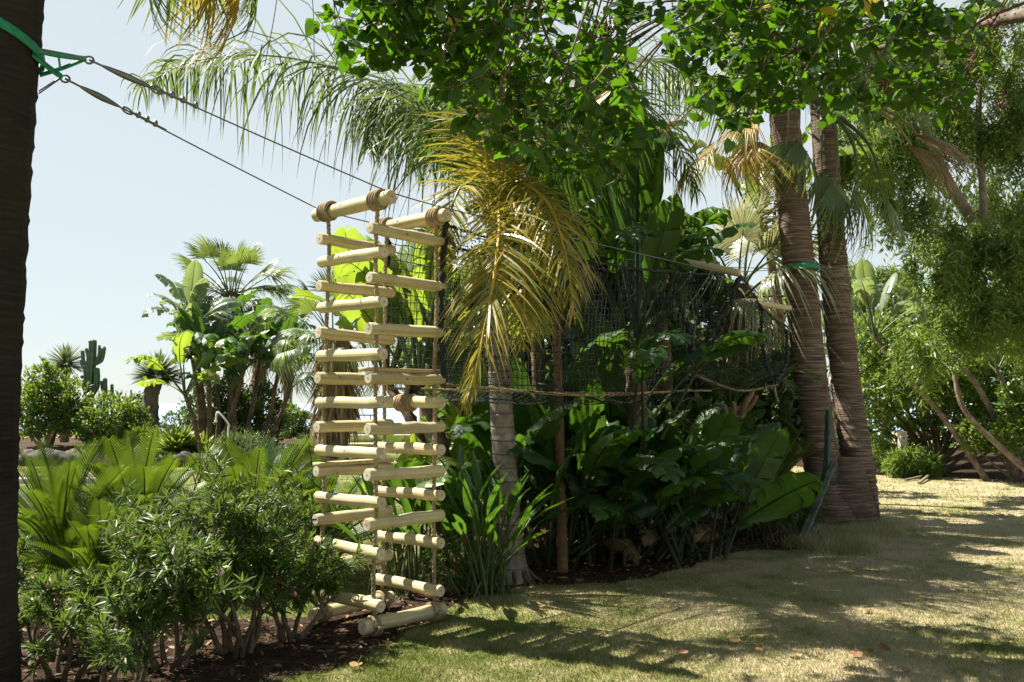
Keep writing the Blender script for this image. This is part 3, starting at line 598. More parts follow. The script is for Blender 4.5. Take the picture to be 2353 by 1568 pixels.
def crown_set(tp, n, seed, emax=75, emin=-25, s=1.0):
    q = np.random.default_rng(seed); out = []
    for i in range(n):
        u = i / (n - 1); el = emax + (emin - emax) * u + q.normal(0, 6); ti = 0 if el > 35 else (1 if el > 0 else 2)
        out.append((tp, ti, (i * 137.5 + q.normal(0, 10)) % 360, el, s * q.uniform(0.85, 1.1)))
    return out
# ================================================================== THE SETTING
def sheet(name, poly, z, mat, kind='structure', edge=None, sub=1):
    P = [np.array([p[0], p[1], z]) for p in poly]; me = bpy.data.meshes.new(name)
    me.from_pydata([tuple(p) for p in P], [], [tuple(range(len(P)))]); me.materials.append(mat)
    o = bpy.data.objects.new(name, me); COL.objects.link(o); o['kind'] = kind; return o
lawn = sheet('lawn', [(-70, -25), (70, -25), (70, 50), (-70, 50)], 0.0, M['lawn'])
sea = sheet('sea', [(-30000, 40), (30000, 40), (30000, 45000), (-30000, 45000)], -14.0, M['sea'])
cl = MB(); cl.box((0, 51.5, -7.5), (140, 3, 14.98)); o = cl.build('cliff', M['rocksoil'], smooth=False); o['kind'] = 'structure'

def wobble(pts, amp, seed, n=8):
    q = np.random.default_rng(seed); C = curve(list(pts) + [pts[0]], len(pts) * n)[:-1]; return C + q.normal(0, amp, C.shape) * np.array([1, 1, 0])
bed_px = [(-350, 1600), (150, 1640), (560, 1585), (830, 1512), (990, 1420), (1090, 1372), (1210, 1348), (1420, 1338), (1590, 1302), (1700, 1268), (1830, 1262), (1900, 1225),
          (1870, 1170), (1700, 1130), (1400, 1125), (1150, 1140), (1040, 1215), (960, 1330), (850, 1400), (600, 1425), (300, 1430), (-300, 1440)]
BED = wobble([G(*p) for p in bed_px], 0.025, 3)
sheet('planting_bed', BED, 0.004, M['soil'])
FARBED = wobble([np.array(p + (0,)) for p in [(-28, 23.2), (-14, 23.3), (-10.5, 23.0), (-7.8, 23.5), (-6.0, 25.0), (-5.2, 28), (-6.5, 32), (-26, 33)]], 0.06, 4)
def mound(poly, h, name, mat):
    """a raised bed: its edge lies on the lawn and it swells towards the middle"""
    P = np.array(poly); c = P.mean(0); mb = MB(); rings = []; q = np.random.default_rng(5)
    for k, zz in ((1.0, 0.003), (0.94, 0.45), (0.8, 0.8), (0.55, 1.0), (0.25, 1.05)):
        rg = c + (P - c) * k; rg[:, 2] = zz * h + (q.normal(0, 0.03, len(P)) if zz > 0.01 else 0); rings.append(rg)
    V = np.concatenate(rings + [np.array([[c[0], c[1], h]])]); n = len(P)
    F = [(r * n + i, r * n + (i + 1) % n, (r + 1) * n + (i + 1) % n, (r + 1) * n + i) for r in range(4) for i in range(n)]
    mb.add(V[:-1], F); mb.add(np.vstack([rings[-1], V[-1:]]), [(i, (i + 1) % n, n) for i in range(n)]); o = mb.build(name, mat); o['kind'] = 'structure'; return o
mound(FARBED, 0.42, 'rockery_bed', M['rocksoil'])
RB = wobble([np.array(p + (0,)) for p in [(6.6, 24), (8.2, 20.6), (9.6, 19.2), (12, 17.5), (16, 17), (24, 20), (24, 30), (7, 30)]], 0.08, 6)
sheet('hedge_bed', RB, 0.004, M['soil'])
tr_ = MB(); tr_.box((-3.0, 38.5, 0.25), (9.0, 15.0, 0.5)); tr_.box((-3.2, 30.4, 0.13), (7.5, 1.2, 0.26)); o = tr_.build('terrace', M['lawn'], smooth=False); o['kind'] = 'structure'
kb = MB(); kb.box((-3.2, 30.92, 0.485), (8.4, 0.12, 0.06)); kb.box((-3.2, 29.74, 0.24), (7.6, 0.12, 0.06)); kb.box((-3.0, 28.9, 0.05), (8.6, 0.14, 0.10)); o = kb.build('stone_edging', M['kerb'], smooth=False); o['kind'] = 'structure'
kb = MB(); kb.box((-11.6, 18.0, 0.05), (8.4, 0.22, 0.10)); o = kb.build('kerb', M['kerb'], smooth=False); o['kind'] = 'structure'

# ---- grass (nobody could count it)
def grass():
    q = np.random.default_rng(21); mb = MB()
    def scatter(n, d0, d1, pw, xr, h, wdt, mask=None):
        u = q.random(n); e = 1 - pw; d = (d0 ** e + u * (d1 ** e - d0 ** e)) ** (1 / e); a = q.uniform(-xr, xr, n); x = a * d
        ok = ~inpoly(x + q.normal(0, 0.05, n), d + q.normal(0, 0.05, n), BED) & ~inpoly(x, d, FARBED) & ~inpoly(x, d, RB); x = x[ok]; d = d[ok]; k = len(x)
        D = unit(np.stack([q.normal(0, 0.55, k), q.normal(0, 0.55, k), np.ones(k)], -1)); U = random_dirs(k, q)
        fr = frames(D, U); hh = h * q.uniform(0.5, 1.3, k); ww = wdt * (1 + d * 0.10) * q.uniform(0.7, 1.3, k)
        Ms = np.stack([fr[:, :, 0] * ww[:, None], fr[:, :, 1] * hh[:, None], fr[:, :, 2]], -1)
        mb.rep(GRASSY[0], GRASSY[1], Ms, np.stack([x, d, np.zeros(k)], -1))
    scatter(300000, 4.2, 13.0, 1.6, 0.72, 0.030, 0.0036)
    scatter(60000, 13.0, 26.0, 1.2, 0.72, 0.035, 0.006)
    o = mb.build('grass', M['grass']); o['kind'] = 'stuff'; tag(o, 'short dry mown grass covering the lawn', 'grass')
grass()
def tufts(name, label, centers, n, h, seed, sp=0.12):
    q = np.random.default_rng(seed); mb = MB()
    for c in centers:
        k = n; p = np.array(c) + np.stack([q.normal(0, sp, k), q.normal(0, sp, k), np.zeros(k)], -1)
        D = unit(np.stack([q.normal(0, 0.5, k), q.normal(0, 0.5, k), np.ones(k)], -1)); fr = frames(D, random_dirs(k, q)); hh = h * q.uniform(0.4, 1.2, k)
        Ms = np.stack([fr[:, :, 0] * 0.007, fr[:, :, 1] * hh[:, None], fr[:, :, 2]], -1); mb.rep(GRASSY[0], GRASSY[1], Ms, p)
    o = mb.build(name, M['grass']); o['kind'] = 'stuff'; tag(o, label, 'grass')
tufts('long_grass', 'long dry uncut grass around the foot of the twin palms', [G(x, y) for x, y in [(1870, 1240), (1900, 1250), (1935, 1250), (1965, 1245), (2000, 1235), (2030, 1225), (1985, 1255), (1850, 1255), (2045, 1205), (1890, 1262), (1930, 1268), (1960, 1262), (1880, 1225), (1915, 1232), (1950, 1230), (1985, 1228), (2010, 1215)]], 420, 0.16, 22, 0.15)
def litter():
    q = np.random.default_rng(23); n = 15000; x = q.uniform(-5.5, 5, n); y = q.uniform(4.6, 13, n); ok = inpoly(x, y, BED) | (q.random(n) < 0.004); x = x[ok]; y = y[ok]; k = len(x); mb = MB()
    D = unit(np.stack([q.normal(0, 1, k), q.normal(0, 1, k), q.normal(0, 0.25, k)], -1)); s = q.uniform(0.02, 0.10, k) * (1 - 0.4 * q.random(k))
    mb.rep(LANCE[0] * np.array([2.4, 1, 1]), LANCE[1], frames(D, np.stack([q.normal(0, .4, k), q.normal(0, .4, k), np.ones(k)], -1)) * s[:, None, None], np.stack([x, y, 0.006 + q.uniform(0, 0.03, k)], -1), q.random(k) ** 1.5)
    o = mb.build('leaf_litter', M['litter']); o['kind'] = 'stuff'; tag(o, 'brown leaf litter and bark scattered over the planting bed', 'leaf litter')
litter()

# ================================================================== LEFT PALM TRUNK
c0 = np.array([-2.835, 4.62, 0]); c0 = c0 + (0.025, 0, 0); ptsL = [c0, c0 + (-0.02, 0, 1.2), c0 + (-0.012, 0, 2.4), c0 + (0.03, 0, 3.7), c0 + (0.10, 0.05, 5.3)]
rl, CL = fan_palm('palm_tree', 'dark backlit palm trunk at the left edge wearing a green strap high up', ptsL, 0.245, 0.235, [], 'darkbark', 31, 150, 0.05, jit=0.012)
for tp, i, px, s, el, az in [(FANG, 0, (455, -410, 5.3), 0.80, -86, 350), (FANH, 0, (530, -400, 5.4), 0.75, -80, 20), (FANH, 1, (395, -430, 5.0), 0.74, -84, 200), (FANH, 2, (470, -390, 5.6), 0.72, -85, 270), (FANG, 1, (500, -400, 5.2), 0.80, -83, 40), (FANH, 0, (425, -420, 5.5), .8, -86, 300)]:
    b = W(*px); fan_leaf(rl, tp, i, b, az, el, s)
for a_, b_ in (((646, -80, 5.7), (608, 152, 5.7)), ((711, -80, 5.7), (722, 140, 5.7))):
    m_ = MB(); m_.tube(curve([W(*a_), (W(*a_) + W(*b_)) / 2 + (.01, 0, 0), W(*b_)], 10), .0032, 5); part(m_, 'hanging_fibre', M['drystalk'], rl)
for k in range(7): fan_leaf(rl, FAN, k % 3, CL[-1], 40 + k * 51, 60 - 9 * k, 0.9)

# ================================================================== ROPE LADDER
E1 = unit(np.array([0.655, 0.756, 0])); E2 = np.array([-0.757, 0.653, 0]); S_ = 0.572
Fb = gx(864, 6.2); Lb = Fb + E2 * S_; Rb = Fb + E1 * S_; Bb = Fb + (E1 + E2) * S_
EN = unit(np.array([0.684, 0.730, 0])); EP = np.array([-EN[1], EN[0], 0])
def zof(y, d): return W(862, y, d)[2]
lad = thing('rope_ladder', 'square hanging ladder of peeled logs threaded on four hemp ropes', 'rope ladder', Fb * 0.5 + Bb * 0.5)
def log(root, a, b, r, seed, name='rung', flat=False):
    q = np.random.default_rng(seed); a = np.array(a); b = np.array(b); L = np.linalg.norm(b - a); d = (b - a) / L; mb = MB()
    t = np.array([0, 0.004 / L, 0.012 / L, 0.2, 0.4, 0.6, 0.8, 1 - 0.012 / L, 1 - 0.004 / L, 1]); rr = np.array([0.90, 0.97, 1, 1, 1, 1, 1, 1, 0.97, 0.90]) * r
    rr[3:7] *= 1 + q.normal(0, 0.035, 4); cl_ = a + d * (t * L)[:, None]; cl_[3:7] += q.normal(0, 0.003, (4, 3)); NC = 32; cr_ = q.random(NC); rw_ = np.clip(cr_[None] * .75 + q.random((10, 1)) * .12 + q.random((10, NC)) * .16, 0, 1); mb.tube(cl_, rr, NC, 0, rw_.ravel(), cap=False)
    X = unit(np.cross(d, [0, 0, 1.0])); Y = np.cross(X, d); an = np.linspace(0, 2 * math.pi, 20, endpoint=False)
    for c, sg in ((a, -1), (b, 1)):
        ring = c + r * 0.9 * (np.cos(an)[:, None] * X + np.sin(an)[:, None] * Y); vv = np.vstack([ring, (c + d * sg * 0.001)[None]])
        mb.add(vv, [(i, (i + 1) % 20, 20) for i in range(20)], 1)
    o = part(mb, name, [M['loggrain'], M['logend']], root)
    kn = MB()
    for _ in range(q.integers(1, 4)):
        an_ = q.uniform(0, 6.28); u = q.uniform(0.12, 0.88); nrm = math.cos(an_) * X + math.sin(an_) * Y; p = a + d * u * L + nrm * (r + 0.0007)
        T2 = np.cross(d, nrm); ri = [p + (math.cos(w_) * d * 0.011 + math.sin(w_) * T2 * 0.007) for w_ in np.linspace(0, 6.28, 9)[:-1]]
        kn.add(np.vstack([ri, p[None] + nrm * 0.001]), [(i, (i + 1) % 8, 8) for i in range(8)])
    for c, sg in ((a, -1), (b, 1)):
        p = c + d * sg * 0.0022; ri = [p + (math.cos(w_) * X + math.sin(w_) * Y) * 0.006 for w_ in np.linspace(0, 6.28, 9)[:-1]]
        kn.add(np.vstack([ri, p[None]]), [(i, (i + 1) % 8, 8) for i in range(8)])
    part(kn, 'knots', M['knot'], root, parent=o, kind='stuff')
    return o
def rung(p, q_, z, over, seed, r=0.0425, name='rung', dz=0.0):
    d = unit(q_ - p); j = np.random.default_rng(seed); a = p - d * over + (0, 0, z - dz + j.normal(0, 0.006)); b = q_ + d * over + (0, 0, z + dz + j.normal(0, 0.006)); log(lad, a, b, r * j.uniform(0.95, 1.06), seed, name); return a, b
sd = 1000
for y in (581, 695, 812, 924, 1042, 1155, 1268, 1388): rung(Lb, Fb, zof(y, 6.2), 0.075, sd); sd += 1
for y in (526, 642, 754, 868, 985, 1092, 1203): rung(Fb, Rb, zof(y, 6.2), 0.075, sd); sd += 1
for y in (549, 657, 767, 871, 980, 1085, 1195, 1300): rung(Lb, Bb, zof(y, 6.57), 0.075, sd); sd += 1
for y in (926, 1033, 1137, 1247, 1356): rung(Bb, Rb, zof(y, 6.65), 0.075, sd); sd += 1
rung(Fb, Rb, zof(1438, 6.2), 0.10, sd, 0.048, 'bottom_log'); rung(Lb, Bb, zof(1408, 6.57), 0.10, sd + 1, 0.048, 'bottom_log')
ZT = zof(460, 6.2)
tA, tB = rung(Lb, Fb, ZT, 0.145, sd + 2, 0.049, 'top_log'); tC, tD = rung(Bb, Rb, ZT - 0.03, 0.12, sd + 3, 0.049, 'top_log')
def plank(c, ax, L, wd, th):
    ax = unit(ax); y = np.cross([0, 0, 1.0], ax); mb = MB(); mb.box(c, (L, wd, th), np.stack([ax, y, [0, 0, 1.0]], -1)); o = part(mb, 'plank', M['log'], lad, smooth=False); bv = o.modifiers.new('b', 'BEVEL'); bv.width = 0.004
plank((Fb + Rb) / 2 + (0, 0, zof(868, 6.2) + 0.058) + EP * 0.05, E1, 0.74, 0.10, 0.028)
plank((Lb + Bb) / 2 + (0, 0, zof(1085, 6.57) + 0.058), E1, 0.72, 0.09, 0.028)
def twist_rope(pts, r, root, name='rope', pitch=0.10, parent=None, lean=None):
    C = curve(pts, max(8, int(np.sum(np.linalg.norm(np.diff(np.asarray(pts, float), axis=0), axis=1)) / 0.018))); T = unit(np.gradient(C, axis=0))
    X = unit(np.cross(T, np.array([0.9, 0.1, 0.31]))); Y = np.cross(T, X); s = np.concatenate([[0], np.cumsum(np.linalg.norm(np.diff(C, axis=0), axis=1))]); mb = MB()
    for k in range(3):
        a = s / pitch * 2 * math.pi + k * 2.094; mb.tube(C + (np.cos(a)[:, None] * X + np.sin(a)[:, None] * Y) * r * 0.5, r * 0.56, 5, 0, k * 0.3)
    return part(mb, name, M['rope'], root, parent=parent)
q = np.random.default_rng(77)
for bp, zt, zb in ((Lb, ZT, zof(1408, 6.57)), (Fb, ZT, zof(1438, 6.2)), (Rb, ZT - 0.03, zof(1438, 6.6)), (Bb, ZT - 0.03, zof(1408, 7.0))):
    pts = [bp + (q.normal(0, 0.006), q.normal(0, 0.006), z) for z in np.linspace(zt, zb, 9)]; twist_rope(pts, 0.0165, lad)
def coil(p, ax, r, n, root, w_=0.028, tail=0.0):
    ax = unit(ax); X = unit(np.cross(ax, [0, 0, 1.0])); Y = np.cross(X, ax); a = np.linspace(0, 2 * math.pi * n, n * 22); C = p + ax * ((a / a[-1] - 0.5) * n * w_)[:, None] + (np.cos(a)[:, None] * X + np.sin(a)[:, None] * Y) * (r + 0.012); mb = MB(); mb.tube(C, 0.0150, 7)
    mb.tube(curve([p + X * (r + .03) + ax * n * w_ * .5, p + X * (r + .035), p + X * (r + .03) - ax * n * w_ * .5], 8), 0.014, 6); part(mb, 'rope_binding', M['rope'], root)
for p, z, n in ((Lb, ZT, 4), (Fb, ZT, 4)): coil(p + (0, 0, z), E2, 0.049, n, lad)
for p, z, n in ((Bb, ZT - 0.03, 3), (Rb, ZT - 0.03, 4)): coil(p + (0, 0, z), E2, 0.049, n, lad)
for p, z in ((Fb, zof(1438, 6.2)), (Rb, zof(1438, 6.2)), (Lb, zof(1408, 6.57)), (Bb, zof(1408, 6.57))): coil(p + (0, 0, z), E1, 0.048, 2, lad)
cb = (Bb * 0.55 + Rb * 0.45) + (0, 0, zof(926, 6.65)); coil(cb, E2, 0.0425, 6, lad)
twist_rope([cb + (0, 0, 0.04), cb + (0.01, 0, 0.15), cb + (0.02, 0.01, 0.24)], 0.02, lad)

# ================================================================== CABLES AND STRAPS
def ring_mb(mb, c, nrm, Rr, r, n=18, stretch=None):
    nrm = unit(nrm); X = unit(stretch) if stretch is not None else unit(np.cross(nrm, [0.3, 0.2, 1.0])); Y = np.cross(nrm, X); a = np.linspace(0, 2 * math.pi, n + 1)
    mb.tube(np.asarray(c) + np.cos(a)[:, None] * X * Rr * (1.5 if stretch is not None else 1) + np.sin(a)[:, None] * Y * Rr, r, 6); return mb
def along(A, B, x):
    k = (x - CXP) / FPX; qa = A - CAM; d = B - A; c, s = math.cos(PITCH), math.sin(PITCH); f0 = qa[1] * c + qa[2] * s; f1 = d[1] * c + d[2] * s
    return A + d * ((k * f0 - qa[0]) / (d[0] - k * f1))
STR1 = W(1800, 617, 11.75)
def cable(label, A, B, x, rest, clips):
    root = thing('steel_cable', label, 'cable', A); wr = MB(); dn = unit(B - A)
    for P0, P1 in zip([along(A, B, x[3])] + rest[:-1], rest): wr.tube(curve([P0, (P0 + P1) / 2 - (0, 0, 0.004), P1], 8), 0.0048, 6)
    wr.tube(np.array([along(A, B, x[0]), along(A, B, x[1])]), 0.006, 6); wr.tube(np.array([along(A, B, x[2]), along(A, B, x[3])]), 0.006, 6)
    wr.tube(np.array([along(A, B, x[3] + 8) + (0, 0, 0.008), along(A, B, x[3] + 90) + (0, 0, 0.006)]), 0.004, 5); part(wr, 'wire', M['steel'], root)
    tb = MB(); a, b = along(A, B, x[1]), along(A, B, x[2]); u = np.linspace(0, 1, 9); tb.tube(a + (b - a) * u[:, None], np.array([.008, .013, .016, .019, .020, .019, .016, .013, .008]), 8); part(tb, 'turnbuckle', M['steel'], root)
    sh = MB(); ring_mb(sh, along(A, B, x[0]), np.array([0.3, -0.9, 0.2]), 0.022, 0.006); part(sh, 'shackle', M['steel'], root)
    th = MB(); ring_mb(th, along(A, B, x[3]), np.array([0.3, -0.9, 0.2]), 0.024, 0.006, stretch=dn); part(th, 'thimble', M['steel'], root)
    for xc in clips:
        m = MB(); p = along(A, B, xc); m.box(p + (0, 0, 0.010), (0.022, 0.022, 0.035)); part(m, 'wire_clip', M['steel'], root, smooth=False)
    return root
A1 = W(100, 92, 4.60); A2 = W(85, 148, 4.66)
tBf = tB - unit(tB - tA) * 0.05 + (0, 0, 0.045); tAf = tA + unit(tB - tA) * 0.03 + (0, 0, 0.045)
Nt = lambda s, z: Rb + EN * s + np.array([0, 0, z])
Ft = lambda s, z: Bb + EN * s + np.array([0, 0, z])
palm_eye = W(1797, 619, 11.8)
cable('upper steel cable with turnbuckle running to the near end of the top log', A1, tBf, (205, 236, 348, 360), [tBf, tD + (0, 0, 0.045), Nt(4.25, 3.04), palm_eye], (395, 420, 450))
cable('lower steel cable with three wire clips running to the far end of the top log', A2, tAf, (150, 186, 272, 292), [tAf, tC + (0, 0, 0.045), Ft(3.95, 3.16), palm_eye + (0, 0.1, 0.02)], (318, 338, 357))
def strap_ring(root, c, r, tilt, wd, seed, mat='strap', th=0.006):
    a = np.linspace(0, 2 * math.pi, 41); V = []; 
    for k in a:
        n = np.array([math.cos(k), math.sin(k), 0]); p = np.asarray(c) + n * (r + 0.008) + np.array([0, 0, math.cos(k) * tilt[0] + math.sin(k) * tilt[1]])
        for o_, dz in ((0, wd / 2), (th, wd / 2), (th, -wd / 2), (0, -wd / 2)): V.append(p + n * o_ + np.array([0, 0, dz]))
    F = [(i * 4 + j, i * 4 + (j + 1) % 4, i * 4 + 4 + (j + 1) % 4, i * 4 + 4 + j) for i in range(40) for j in range(4)]; mb = MB(); mb.add(V, F); return part(mb, 'band', M[mat], root)
def webbing(root, A, B, wd, name='tail', mat='strap', nrm=(0, 0, 1)):
    d = unit(B - A); s = unit(np.cross(d, unit(np.array(nrm, float)))); n = np.cross(s, d); pts = [A, A * .5 + B * .5 + (0, 0, -0.006), B]; V = []
    for p in curve(pts, 7): V += [p + n * wd / 2 + s * 0.002, p - n * wd / 2 + s * .002, p - n * wd / 2 - s * .002, p + n * wd / 2 - s * .002]
    F = [(i * 4 + j, i * 4 + (j + 1) % 4, i * 4 + 4 + (j + 1) % 4, i * 4 + 4 + j) for i in range(6) for j in range(4)]; mb = MB(); mb.add(V, F); return part(mb, name, M[mat], root)
gs = thing('tree_strap', 'green webbing strap slung round the dark left palm trunk', 'strap', W(40, 60, 4.62))
cs = c0 + (0.025, 0, 3.55); strap_ring(gs, cs, 0.243, (-0.075, -0.06), 0.052, 1)
e1_ = cs + np.array([0.235, -0.02, -0.075]); k1 = along(A1, tBf, 198); k2 = along(A2, tAf, 143)
webbing(gs, e1_, k1, 0.028); webbing(gs, e1_ + (0, 0.0, -0.02), k2, 0.034); webbing(gs, cs + np.array([0.2, 0.12, -0.16]), k1, 0.022)
for dz in (0.0, 0.014):
    m = MB(); m.tube(np.array([cs + np.array([0.21, 0.1, -0.27 + dz]), k2 + (0, 0, dz * .5)]), 0.004, 5); part(m, 'cord', M['steel'], gs)
    m = MB(); m.tube(np.array([e1_ + (0, 0, dz), k1 + (0, 0, dz * .5)]), 0.004, 5); part(m, 'cord', M['steel'], gs)
m = MB(); m.tube(curve([along(e1_, k1, 132), along(e1_, k1, 136) - (0, 0, .03), along(e1_, k1, 140) - (0, 0, .09)], 5), 0.006, 5); part(m, 'loose_end', M['strap'], gs)

# ================================================================== NET TUNNEL
net = thing('climbing_net', 'long black net tunnel slung between the log ladder and the twin palms', 'climbing net', Nt(2, 1.7))
def netting(P, nu, nv, seed, r=0.0031, jit=0.005, name='netting'):
    q = np.random.default_rng(seed); Gd = np.array([[P(u, v) for v in np.linspace(0, 1, nv)] for u in np.linspace(0, 1, nu)]); Gd = Gd + q.normal(0, jit, Gd.shape); mb = MB()
    for i in range(nu): mb.tube(Gd[i], r, 3, cap=False)
    for j in range(nv): mb.tube(Gd[:, j], r, 3, cap=False)
    part(mb, name, M['netcord'], net, kind='stuff'); return Gd
def near_top(u): s = 0.06 + u * 4.2; return Nt(s, 2.96 - 0.10 * math.sin(u * math.pi) + 0.06 * u)
def near_bot(u): s = 0.06 + u * 3.9; return Nt(s, 1.72 + 0.05 * math.cos(u * 7) * 0.4 - 0.03 * math.sin(u * math.pi)) 
def far_top(u): s = 0.04 + u * 4.0; return Ft(s, 2.95 - 0.08 * math.sin(u * math.pi) + 0.14 * u)
def far_bot(u): s = 0.04 + u * 3.9; return Ft(s, 1.72 - 0.02 * math.sin(u * 3))
def near(u, v): p = near_top(u) * (1 - v) + near_bot(u) * v; return p + EP * (-0.04 * math.sin(v * math.pi) + 0.03 * math.sin(u * 23 + v * 4) * v) 
def far(u, v): p = far_top(u) * (1 - v) + far_bot(u) * v; return p + EP * 0.05 * math.sin(v * math.pi)
def floor(u, v): p = near_bot(u) * (1 - v) + far_bot(u) * v; p[2] -= 0.10 * math.sin(v * math.pi); return p
netting(near, 66, 21, 1); netting(far, 60, 20, 2, 0.0040); netting(floor, 44, 5, 3)
LOGR = W(1700, 628, 9.75); LOGL = W(1545, 597, 10.15)
log(net, LOGL, LOGR, 0.042, 900, 'spreader_log')
log(net, W(1738, 697, 10.7), W(1815, 708, 11.2), 0.035, 901, 'spreader_log')
def wavy(pts, r, seed, name, mat, amp=0.012, n=40):
    q = np.random.default_rng(seed); C = curve(pts, n) + q.normal(0, amp, (n, 3)); mb = MB(); mb.tube(C, r * (1 + q.uniform(-0.35, 0.5, n)), 7); part(mb, name, M[mat], net)
# bag at the end of the tunnel
TL, TR_, BL, BR = LOGR, W(1748, 702, 10.6), W(1590, 858, 9.3), W(1778, 886, 10.2)
botc = curve([BL, W(1650, 884, 9.4), W(1710, 899, 9.7), BR], 30)
def bag(u, v):
    t = TL * (1 - u) + TR_ * u; b = botc[int(u * 29)]; p = t * (1 - v) + b * v; return p + np.array([0.05, -0.30, -0.05]) * math.sin(v * math.pi * 0.9) * (0.3 + 0.7 * math.sin(u * math.pi))
netting(bag, 24, 30, 4, 0.0026, 0.0045)
def bag2(u, v):
    t = TR_ * (1 - u) + W(1806, 758, 11.2) * u; b = BR * (1 - u) + W(1808, 862, 11.0) * u; p = t * (1 - v) + b * v; return p + np.array([0.0, -0.1, -0.03]) * math.sin(v * math.pi)
netting(bag2, 14, 26, 5, 0.0026, 0.0045)
def bag3(u, v):
    t = W(1560, 610, 10.1) * (1 - u) + LOGR * u; b = W(1585, 850, 9.5) * (1 - u) + W(1640, 850, 9.9) * u; return t * (1 - v) + b * v + np.array([0, .12, 0]) * math.sin(v * 3.1)
netting(bag3, 18, 28, 6, 0.0026, 0.0045)
twist_rope([near_bot(u) for u in np.linspace(0, 1, 9)], 0.013, net, 'edge_rope', 0.07); twist_rope([far_bot(u) for u in np.linspace(0, 1, 7)], 0.013, net, 'edge_rope', 0.07)
twist_rope(list(botc[::6]) + [botc[-1]], 0.014, net, 'edge_rope', 0.07)
wavy([near_top(u) for u in np.linspace(0, 1, 8)], 0.010, 11, 'top_cord', 'netcord', 0.006, 70); wavy([far_top(u) for u in np.linspace(0, 1, 8)], 0.010, 12, 'top_cord', 'netcord', 0.006, 60)
wavy([near(0, 0) + (0.03, 0, 0.05), near(0, .25) + (-0.01, 0, 0), near(0, .6) + (-.02, 0, 0), near(0, .95)], 0.024, 13, 'gathered_edge', 'netcord', 0.005)
wavy([far(0, 0) + (0, 0, 0.03), far(0, .4), far(0, .8), far(0, .9) + (0.1, 0, -0.05), far(0, 1) + (0.22, 0.05, 0.0)], 0.018, 14, 'gathered_edge', 'netcord', 0.010)
wavy([floor(0, 1) + (0.2, 0, -0.02), floor(0, .6) + (0, 0, 0.05), floor(0, .1) + (0, 0, 0.12)], 0.02, 15, 'gathered_edge', 'netcord', 0.008)
wavy([W(1535, 600, 9.2), W(1560, 700, 9.1), W(1585, 780, 9.05), W(1590, 860, 9.2)], 0.024, 16, 'gathered_seam', 'netcord', 0.016)
wavy([LOGR + (0, 0, -.05), W(1665, 720, 9.6), W(1640, 790, 9.55), W(1600, 858, 9.3)], 0.024, 17, 'gathered_seam', 'netcord', 0.014)
wavy([TR_, W(1752, 790, 10.3), BR], 0.018, 18, 'gathered_seam', 'netcord', 0.010)
wavy([W(1806, 758, 11.2), W(1808, 830, 10.8), BR + (0.02, 0, 0.03)], 0.02, 19, 'gathered_seam', 'netcord', 0.008)
wavy([LOGR, W(1725, 665, 10.3), TR_, W(1790, 745, 11.1)], 0.008, 20, 'gathered_seam', 'netcord', 0.006)
twist_rope([BR + (0, 0, .03), BR + (0.02, 0, -0.10), BR + (0.05, 0, -0.19)], 0.016, net, 'rope_end', 0.07)
# ================================================================== FEATHER PALM WITH THE YELLOW FROND
qb = gx(1172, 8.15); qtop = W(1140, 520, 8.1)
qp = thing('feather_palm', 'feather palm with ringed grey trunk and yellowing fronds draped over the net', 'palm tree', qb)
def ring_trunk(pts, r0, r1, step, seed, flare=0.0, seg=20):
    q = np.random.default_rng(seed); C = curve(pts, 220); s = np.concatenate([[0], np.cumsum(np.linalg.norm(np.diff(C, axis=0), axis=1))]); rad = r0 + (r1 - r0) * s / s[-1] + flare * np.exp(-s * 5)
    z = 0.12
    while z < s[-1]: rad = rad + 0.006 * np.exp(-((s - z) / 0.012) ** 2) - 0.003 * np.exp(-((s - z - 0.03) / 0.02) ** 2); z += step * q.uniform(0.8, 1.25)
    mb = MB(); mb.tube(C, rad, seg); return mb
part(ring_trunk([qb, W(1165, 1150, 8.15), W(1150, 900, 8.15), W(1142, 700, 8.1), qtop], 0.118, 0.092, 0.20, 3, 0.09), 'trunk', M['ringbark'], qp)
rt = MB(); q = np.random.default_rng(5)
for k in range(14):
    a = k / 14 * 6.28 + q.normal(0, .15); d = np.array([math.cos(a), math.sin(a), 0]); rt.tube(curve([qb + d * 0.13 + (0, 0, 0.13), qb + d * 0.21 + (0, 0, 0.05), qb + d * q.uniform(0.24, 0.33) + (0, 0, -0.01)], 6), np.linspace(0.024, 0.010, 6), 6)
part(rt, 'root', M['brownbark'], qp, kind='stuff')
